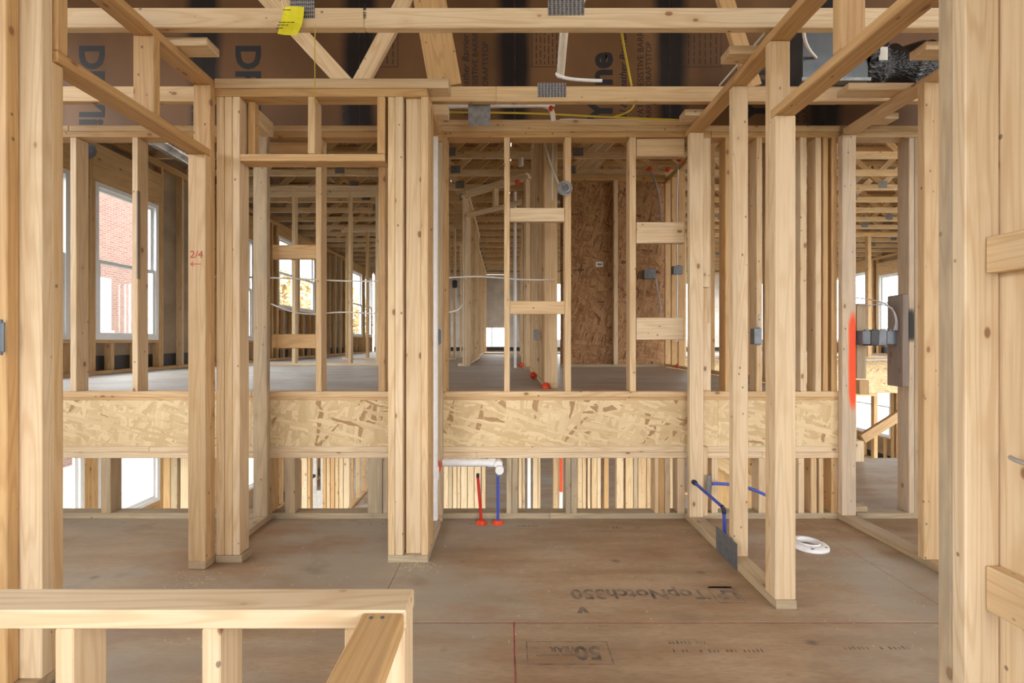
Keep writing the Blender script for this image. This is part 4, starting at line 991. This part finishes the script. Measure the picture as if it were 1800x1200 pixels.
depth_wall('stud wall right of the brown board wall, seen between the near studs', 2.27, 2.36, 3.3, 6.6, [3.32, 3.6, 4.0, 4.4, 4.8, 5.15, 5.5, 5.58, 6.0, 6.25, 6.5], UF, UT - .02, PINEO)
front_wall('cross wall of studs beyond the open stairwell', 9.75, 2.5, XR - .1, [(2.6 + .61 * i, 2.638 + .61 * i) for i in range(8)] + [(7.75, 7.82)], UF, UT - .02, PINEO)
# ledge over the stairwell
lg = thing('rim_board', 'sunlit strand board rim beyond the stairwell under the cross wall', 'joist', (6, 9.7, -1.1), kind='thing')
for a in (2.4, 4.84, 7.28): box(lg, 'strand_board', OSB, a, min(a + 2.438, XR), 9.70, 9.73, -1.10, UF - .02, .001)
front_wall('lower stud wall beyond the stairwell with a bright doorway', 9.8, 2.5, 8.0, [(2.6 + .5 * i, 2.64 + .5 * i) for i in range(9)] + [(7.1, 7.19), (7.45, 7.54), (7.92, 8.0)], LF, -1.10, PINE)
# stair guard beyond the doorway
sg = thing('stair_guard', 'sloping guard rail with newel post beyond the stair doorway', 'railing', (3.55, 4.4, FL))
box(sg, 'newel_post', PINEL, X(1500, 4.35), X(1519, 4.35), 4.35, 4.44, FL, Z(775, 4.35))
strut(sg, 'rail', PINEO, (X(1515, 4.4), 4.40, Z(771, 4.4)), (X(1640, 4.4), 4.40, Z(692, 4.4)), .089, P38)
box(sg, 'rail_end', PINEO, X(1511, 4.2), X(1528, 4.2), 4.2, 4.29, Z(693, 4.2), Z(668, 4.2))
box(sg, 'stud', PINE, X(1620, 4.4), X(1628, 4.4), 4.40, 4.44, FL, Z(705, 4.4))
# ------------------------------------------------------------------ lower storey partitions seen through the gap
def lower(label, Y, spans, m=PINE):
    xs = [v for s in spans for v in s[:2]]
    t = thing('stud_wall', label, 'wall frame', ((X(min(xs), Y) + X(max(xs), Y)) / 2, Y + .04, LF), kind='thing')
    box(t, 'bottom_plate', m, X(min(xs), Y), X(max(xs), Y), Y, Y + P89, LF, LF + P38)
    for k in range(2): box(t, 'top_plate', m, X(min(xs), Y), X(max(xs), Y), Y, Y + P89, -.70 - P38 * (k + 1) + .0005, -.70 - P38 * k)
    for s in spans: box(t, 'stud', s[2] if len(s) > 2 else m, X(s[0], Y), X(s[1], Y), Y, Y + P89, LF + P38, -.777)
    return t
lower('lower storey stud wall left of the pillar, lit from the windows', 6.0, [(530, 540, PINEL), (541, 545, PINEO), (567, 573, PINEO), (574, 580, PINE), (581, 588, PINEO), (589, 595, PINE), (596, 603, PINEL), (604, 614, PINEL)])
lower('lower storey pack of studs right of the pillar', 6.2, [(779, 788), (788.5, 795, PINEW), (796, 803, PINEL), (804, 809), (810, 821), (822, 833), (834, 845), (847, 853, PINEL)], PINEL)
lower('lower storey stud wall behind the twin studs, middle', 5.4, [(912, 917), (918, 923, PINEW), (927, 933, VINYL), (937, 945.5, PINEL), (946, 950), (973, 981.5), (982, 990, PINEL)], PINE)
lower('lower storey stud wall right of the middle twin studs', 5.0, [(1016, 1023.5, PINEL), (1024, 1030), (1033, 1038, PINEL), (1040, 1049.5), (1050, 1056, PINEL), (1062, 1070, PINEO), (1084, 1096, PINEL), (1100, 1113), (1114, 1121, PINEW), (1122, 1136), (1137, 1150), (1178, 1187, PINEL)], PINE)
lower('lower storey stud wall at the left window bay', 4.2, [(287, 299, PINEO), (300, 311, PINEW), (317, 331, PINEL), (332, 345, PINE), (360, 374, PINE)])
depth_wall('lower storey side wall running away with floor plate', -3.15, -3.06, 8.2, 14.0, fr_(14, 8.25, .42), LF, -1.3, PINEO, 1)
rp_ = thing('supply_pipe', 'red and white pipe seen through the gap below the rim wall', 'pipe', (X(986, 4.4), 4.4, LF))
wire('pipe', CAULK, [(X(986, 4.4), 4.4, -1.45), (X(986, 4.4), 4.4, -.72)], .016, rp_, smooth=False)
wire('pipe', PVC, [(X(986, 4.4), 4.4, LF), (X(986, 4.4), 4.4, -1.45)], .018, rp_, smooth=False)
dd = thing('exterior_door', 'pale door with dark latch seen through the left gap', 'door', (X(555, 7.6), 7.6, LF))
box(dd, 'door_leaf', LABELW, X(545, 7.6), X(556, 7.6), 7.6, 7.64, LF, -.9); box(dd, 'door_leaf', LABELW, X(563.5, 7.6), X(568, 7.6), 7.6, 7.64, LF, -.9); box(dd, 'door_leaf', LABELW, X(556, 7.6), X(563.5, 7.6), 7.601, 7.639, LF, Z(862, 7.6))
lathe('latch', BLACKP, [(0, 0), (.03, 0), (.03, .05), (0, .05)], 'y', (X(552, 7.6), 7.6, Z(836, 7.6)), dd, 12)
sp_ = thing('stair_wall', 'orange plywood stair side with sloping stringer below the right studs', 'stairs', (2.1, 4.3, LF), kind='thing')
box(sp_, 'plywood_side', PINEO, X(1240, 4.3), X(1330, 4.3), 4.30, 4.32, LF, -.95)
strut(sp_, 'stringer', PINE, (X(1250, 4.2), 4.25, Z(800, 4.2)), (X(1340, 4.2), 4.25, Z(862, 4.2)), .12, .04)
box(sp_, 'support_stud', PINEL, X(1336, 4.0), X(1348, 4.0), 4.0, 4.09, LF, -.9); box(sp_, 'plywood_side', PINEO, X(1405, 4.1), X(1422, 4.1), 4.10, 4.12, LF, -.95)

# ------------------------------------------------------------------ far clutter in the raised storey
sd = thing('metal_duct', 'shiny silver duct under the trusses in the left upper room', 'duct', (X(285, 5.2), 5.0, 2.3))
lathe('duct_tube', plain('bright_foil', (0.75, 0.75, 0.76), 0.25, 0.9, 0.3, 9), [(0, 0), (.09, 0)] + [(.09 + .008 * (i % 2), .02 + i * .03) for i in range(24)] + [(0, .74)], 'y', (X(268, 5.0), 5.62, 2.245), sd)
lt = lathe('recessed_light', plain('bright_can', (0.75, 0.75, 0.76), 0.25, 0.9, 0.2, 9), [(0, .01), (.06, .0), (.075, -.03), (.075, .12), (0, .12)], 'z', (X(645, 4.4), 4.4, UT - .35), None, 24); lt.location.z = UT - .118; lt.location.y = 4.65; lt.location.x = X(647, 4.65)
tag(lt, 'silver recessed light can above the closet doorway', 'lamp')
bs = thing('recessed_light', 'pale cylinder light housing between the far trusses', 'lamp', (X(916, 5.6), 5.6, Z(292, 5.6)))
lathe('housing', PVCO, [(0, 0), (.03, 0), (.03, .10), (0, .10)], 'z', (X(916, 5.6), 5.6, Z(292, 5.6)), bs, 16)
box(bs, 'hanger_bar', GALVD, X(916, 5.6) - .004, X(916, 5.6) + .004, 5.6, 5.845, Z(292, 5.6) + .09, Z(292, 5.6) + .10, .001)
box(bs, 'hanger_bar', GALVD, X(916, 5.6) - .004, X(916, 5.6) + .004, 5.83, 5.839, Z(292, 5.6) + .10, UT, .001)

# ------------------------------------------------------------------ wood chips on the landing floor (nobody could count them)
vs, fs = [], []
def chip(x, y, s):
    a = random.uniform(0, math.pi); ca, sa = math.cos(a), math.sin(a); i = len(vs); l, w = s * random.uniform(1, 2.6), s * .5
    for (u, v, z) in ((-l, -w, 0), (l, -w, 0), (l, w, 0), (-l, w, 0), (0, 0, s * .5)): vs.append((x + u * ca - v * sa, y + u * sa + v * ca, FL + .0008 + z))
    for q in ((0, 1, 4), (1, 2, 4), (2, 3, 4), (3, 0, 4)): fs.append(tuple(i + k for k in q))
for _ in range(330): chip(random.choice((random.uniform(-1.35, -.75), random.uniform(-.35, 1.1), random.uniform(1.3, 2.1))), random.uniform(1.7, 2.93), random.uniform(.0012, .0030))
for _ in range(90): chip(random.gauss(-.44, .05), random.gauss(2.33, .025), random.uniform(.0015, .004))
for _ in range(60): chip(random.gauss(-1.5, .06), random.uniform(2.05, 2.285), random.uniform(.0015, .0035))
for _ in range(50): chip(random.uniform(2.3, 2.7), random.uniform(3.05, 3.25), random.uniform(.002, .005))
me = bpy.data.meshes.new('wood_chips'); me.from_pydata(vs, [], fs)
tag(link('wood_chips', me, CHIPS), 'tiny wood chips scattered over the brown landing floor', 'debris', kind='stuff')

# ------------------------------------------------------------------ outdoors: ground, brick neighbour, autumn trees, siding neighbour
gd = link('ground', bpy.data.meshes.new('ground'), GROUND); gd['kind'] = 'structure'
gd.data.from_pydata([(-80, -80, -3.7), (80, -80, -3.7), (80, 80, -3.7), (-80, 80, -3.7)], [], [(0, 1, 2, 3)]); gd['label'] = 'open ground around the house'
nb = thing('brick_house', 'red brick neighbouring house seen through the left windows', 'house', (-13, 9, -3.7))
box(nb, 'brick_wall', BRICK, -17, -13, 3, 16.5, -3.7, 5.5)
for y in (9.2, 11.4, 13.9):
    for z in (-2.6, .35):
        box(nb, 'window', VINYL, -13.0, -12.94, y, y + 1.0, z, z + 1.7); box(nb, 'window_sill', LABELW, -13.0, -12.9, y - .08, y + 1.08, z - .1, z)
sb2 = thing('siding_house', 'pale neighbouring house seen through the right windows', 'house', (20, 12, -3.7))
box(sb2, 'siding_wall', plain('cream_siding', (0.62, 0.58, 0.5), .7, 0, .05), 20, 24, 4, 22, -3.7, 3.5)
def tree(label, x, y, h, mat, n):
    t = thing('autumn_tree', label, 'tree', (x, y, -3.7), 'autumn trees beyond the left wall')
    lathe('trunk', plain('bark', (0.16, 0.11, 0.08), .9), [(.22, 0), (.16, h * .3), (.10, h * .6), (.03, h * .9)], 'z', (x, y, -3.7), t, 10)
    vs, fs = [], []
    for _ in range(n):
        r = random.random() ** .4; th = random.uniform(0, 6.283); ph = math.acos(random.uniform(-1, 1))
        c = Vector((r * 1.9 * math.sin(ph) * math.cos(th), r * 1.9 * math.sin(ph) * math.sin(th), h * .62 + r * h * .38 * math.cos(ph)))
        u = Vector((random.gauss(0, 1), random.gauss(0, 1), random.gauss(0, 1))).normalized() * .13; w = u.orthogonal().normalized() * .09
        i = len(vs); vs += [c - u, c + w, c + u, c - w]; fs.append((i, i + 1, i + 2, i + 3))
    me = bpy.data.meshes.new('foliage'); me.from_pydata(vs, [], fs); link('foliage', me, mat, t)
LEAFO = leaf_mat('autumn_leaves', (0.34, 0.17, 0.06), (0.42, 0.33, 0.15)); LEAFG = leaf_mat('green_leaves', (0.17, 0.22, 0.09), (0.32, 0.32, 0.14))
tree('orange autumn tree seen through the paired left windows', -10.0, 20.5, 7.0, LEAFO, 2600)
tree('yellow-green tree behind the orange autumn tree', -13.5, 27.0, 8.0, LEAFG, 2600)
tree('orange tree seen through the farthest left windows', -11.0, 31.0, 7.5, LEAFO, 2600)

# ------------------------------------------------------------------ lettering becomes plain mesh
bpy.context.view_layer.update()
dg = bpy.context.evaluated_depsgraph_get()
for o in [o for o in S.objects if o.type in ('FONT', 'CURVE')]:
    me = bpy.data.meshes.new_from_object(o.evaluated_get(dg))
    q = bpy.data.objects.new('print', me); COL.objects.link(q); q.parent = o.parent
    for k in ('label', 'category', 'group'):
        if k in o: q[k] = o[k]
    q.location = o.location; q.rotation_euler = o.rotation_euler
    nm = o.name.split('.')[0]; bpy.data.objects.remove(o); q.name = nm
